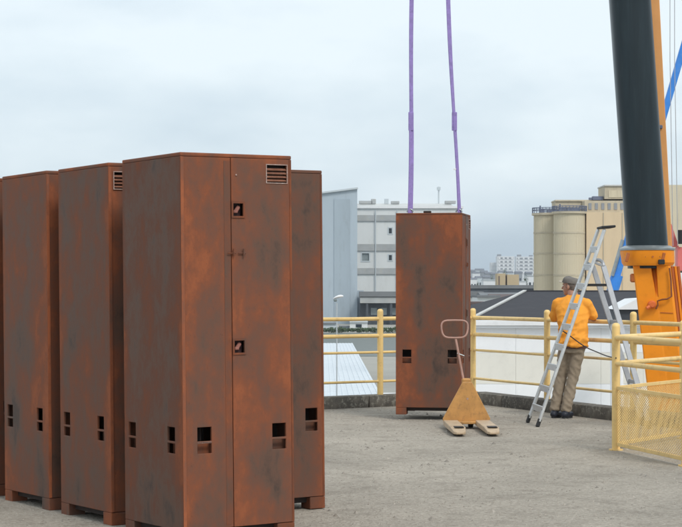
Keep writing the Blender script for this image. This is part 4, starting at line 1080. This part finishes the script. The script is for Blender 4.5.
# neck and head, face towards -x (left)
cone(b, nk, hd+Vector((0.015,0,-0.04)), 0.062, 0.056)
fd = Vector((-0.985, 0.17, 0)).normalized(); fs = Vector((-fd.y, fd.x, 0))     # face direction, its left side
RH = Matrix((fs, -fd, Vector((0,0,1)))).transposed()   # columns: x=side, y=back, z=up
def hp_(s, f, z): return hd+fs*s+fd*f+Vector((0,0,z))
b.ball(hp_(0, -0.012, 0.025), (0.076, 0.098, 0.082), 3, RH); b.ball(hp_(0, 0.018, -0.035), (0.060, 0.075, 0.078), 3, RH)
b.ball(hp_(0, 0.055, -0.085), (0.034, 0.034, 0.026), 2, RH)                                            # chin
cone(b, hp_(0, 0.088, 0.012), hp_(0, 0.108, -0.022), 0.010, 0.015, 10, 3)                              # nose
b.ball(hp_(0, 0.088, -0.052), (0.024, 0.012, 0.009), 2, RH); b.ball(hp_(0, 0.084, -0.063), (0.021, 0.012, 0.008), 2, RH)   # lips
b.ball(hp_(0, 0.078, 0.026), (0.050, 0.018, 0.011), 2, RH)                                              # brow
for sg in (-1, 1): b.ball(hp_(sg*0.076, -0.012, -0.008), (0.012, 0.022, 0.034), 2, RH)                  # ears
for v in b.bm.verts: pass
body = remeshed(b, 'body', M['skin'], per, 0.0055, 4)
for sg in (-1, 1):
    MB().ball(hp_(sg*0.030, 0.078, 0.008), (0.012, 0.010, 0.009), 2, RH).build('eye', M['white_tag'], per, smooth=180)
# hair
b = MB(); b.ball(hp_(0, -0.028, 0.012), (0.081, 0.095, 0.080), 3, RH); b.ball(hp_(0, -0.058, -0.022), (0.070, 0.062, 0.055), 3, RH)
remeshed(b, 'hair', M['hair'], per, 0.006, 3, lambda c: 0.003*noise.noise(c*90))
# cap: crown, band, brim
b = MB(); rings = []
for z, f in ((0.045, 0.97), (0.072, 0.95), (0.094, 0.85), (0.108, 0.62), (0.114, 0.25)):
    rings.append([hp_(0.090*f*math.cos(2*math.pi*k/24), -0.012+0.112*f*math.sin(2*math.pi*k/24), z+0.012*math.sin(2*math.pi*k/24)) for k in range(24)])
b.loft(rings); cp_ = b.build('cap', M['cap_dark'], per, smooth=60)
b = MB(); rings = []
for z in (0.038, 0.056): rings.append([hp_(0.0925*math.cos(2*math.pi*k/24), -0.012+0.1145*math.sin(2*math.pi*k/24), z+0.012*math.sin(2*math.pi*k/24)) for k in range(24)])
b.loft(rings); b.build('cap_band', M['cap_dark'], cp_, smooth=60)
b = MB(); rr = []
for (f, w, z) in ((0.07, 0.074, 0.056), (0.11, 0.068, 0.066), (0.14, 0.050, 0.068), (0.155, 0.024, 0.066)):
    rr.append([hp_(-w, f-0.012, z-0.012), hp_(-w*0.5, f, z), hp_(0, f+0.004, z+0.004), hp_(w*0.5, f, z), hp_(w, f-0.012, z-0.012), hp_(w, f-0.012, z-0.017), hp_(0, f+0.004, z-0.002), hp_(-w, f-0.012, z-0.017)])
b.loft(rr); b.build('cap_brim', M['cap'], cp_, smooth=60)
# t-shirt
def folds(c):
    q = Vector((c.x*7+c.z*4, c.y*5, c.z*9-c.x*7)); rdg = 1-abs(noise.noise(q))*2.2
    q2 = Vector((c.x*13-c.z*9, c.y*9, c.z*12+c.x*8)); rdg2 = 1-abs(noise.noise(q2))*2.2
    k = 0.6+0.8*max(0, min(1, (1.25-c.z)/0.3))
    return k*(0.012*rdg+0.006*rdg2)-0.006
b = MB()
torso(b, [(0.105,0.045,0.862,0.184,0.134), (0.105,0.045,0.93,0.180,0.132), (0.10,0.07,1.05,0.172,0.125), (0.082,0.12,1.18,0.192,0.14), (0.062,0.165,1.30,0.208,0.142), (0.055,0.185,1.375,0.188,0.12), (0.055,0.20,1.435,0.125,0.09), (0.062,0.205,1.478,0.072,0.066)])
for s_, e_ in ((shL, elL), (shR, elR)):
    m_ = s_.lerp(e_, 0.80)
    cone(b, s_, m_, 0.070, 0.070); cone(b, Vector((0.055, 0.195, 1.42)), s_+Vector((0,0,0.0)), 0.06, 0.070)
shirt = remeshed(b, 'tshirt', M['shirt'], per, 0.008, 5, folds)
# trousers
def folds2(c):
    k = 0.5+0.9*max(0, 0.45-c.z)
    return k*(0.016*(0.7-abs(noise.noise(Vector((c.x*8, c.y*8, c.z*11+c.x*9))))*2)+0.007*noise.noise(Vector((c.x*20, c.y*20, c.z*24))))-0.004
b = MB()
torso(b, [(0.105,0.045,0.78,0.14,0.105), (0.105,0.045,0.85,0.158,0.114), (0.105,0.045,0.90,0.135,0.095)])
for h_, k_, a_ in ((hipL,kneeL,ankL), (hipR,kneeR,ankR)):
    cone(b, h_, k_, 0.090, 0.072); cone(b, k_, a_+Vector((0,0.0,0.03)), 0.072, 0.065)
remeshed(b, 'trousers', M['trousers'], per, 0.009, 6, folds2)
b = MB(); rr = []
for z in (0.835, 0.868): rr.append([(0.105+0.170*math.cos(2*math.pi*k/32), 0.045+0.124*math.sin(2*math.pi*k/32), z) for k in range(32)])
b.loft(rr); b.build('belt', M['belt'], per, smooth=50)
for a_ in (ankL, ankR):
    b = MB(); base = Vector((a_.x, a_.y, 0.0))
    cone(b, base+Vector((0,-0.05,0.045)), base+Vector((0.005,0.14,0.04)), 0.045, 0.040); cone(b, base+Vector((0,-0.02,0.06)), base+Vector((0,0,0.13)), 0.045, 0.048)
    for v in b.bm.verts: v.co.z = max(v.co.z, 0.018)
    sh_ = remeshed(b, 'shoe', M['shoes'], per, 0.007, 4)
    b = MB(); rr = []
    for z in (0.001, 0.022): rr.append([base+Vector((0.047*math.cos(t), 0.045+0.135*math.sin(t), z)) for t in [2*math.pi*k/20 for k in range(20)]])
    b.loft(rr); b.build('sole', M['rubber'], sh_, smooth=50)

# ------------------------------------------------------------------ haze
def haze_f(t, b):
    t.nodes.remove(b)
    v = N(t, 'ShaderNodeVolumePrincipled'); v.inputs['Color'].default_value = (0.80, 0.88, 0.96, 1); v.inputs['Density'].default_value = 0.0002
    v.inputs['Anisotropy'].default_value = 0.2
    t.links.new(v.outputs[0], t.nodes['Material Output'].inputs['Volume'])
HAZE = True
if HAZE:
    M['haze'] = material('haze', haze_f)
    o = MB().span((-5010, -310, GZ-1.0), (5010, 4010, 32.0)).build('haze', M['haze']); tag(o, 'pale river haze over the far town', 'haze', kind='stuff')
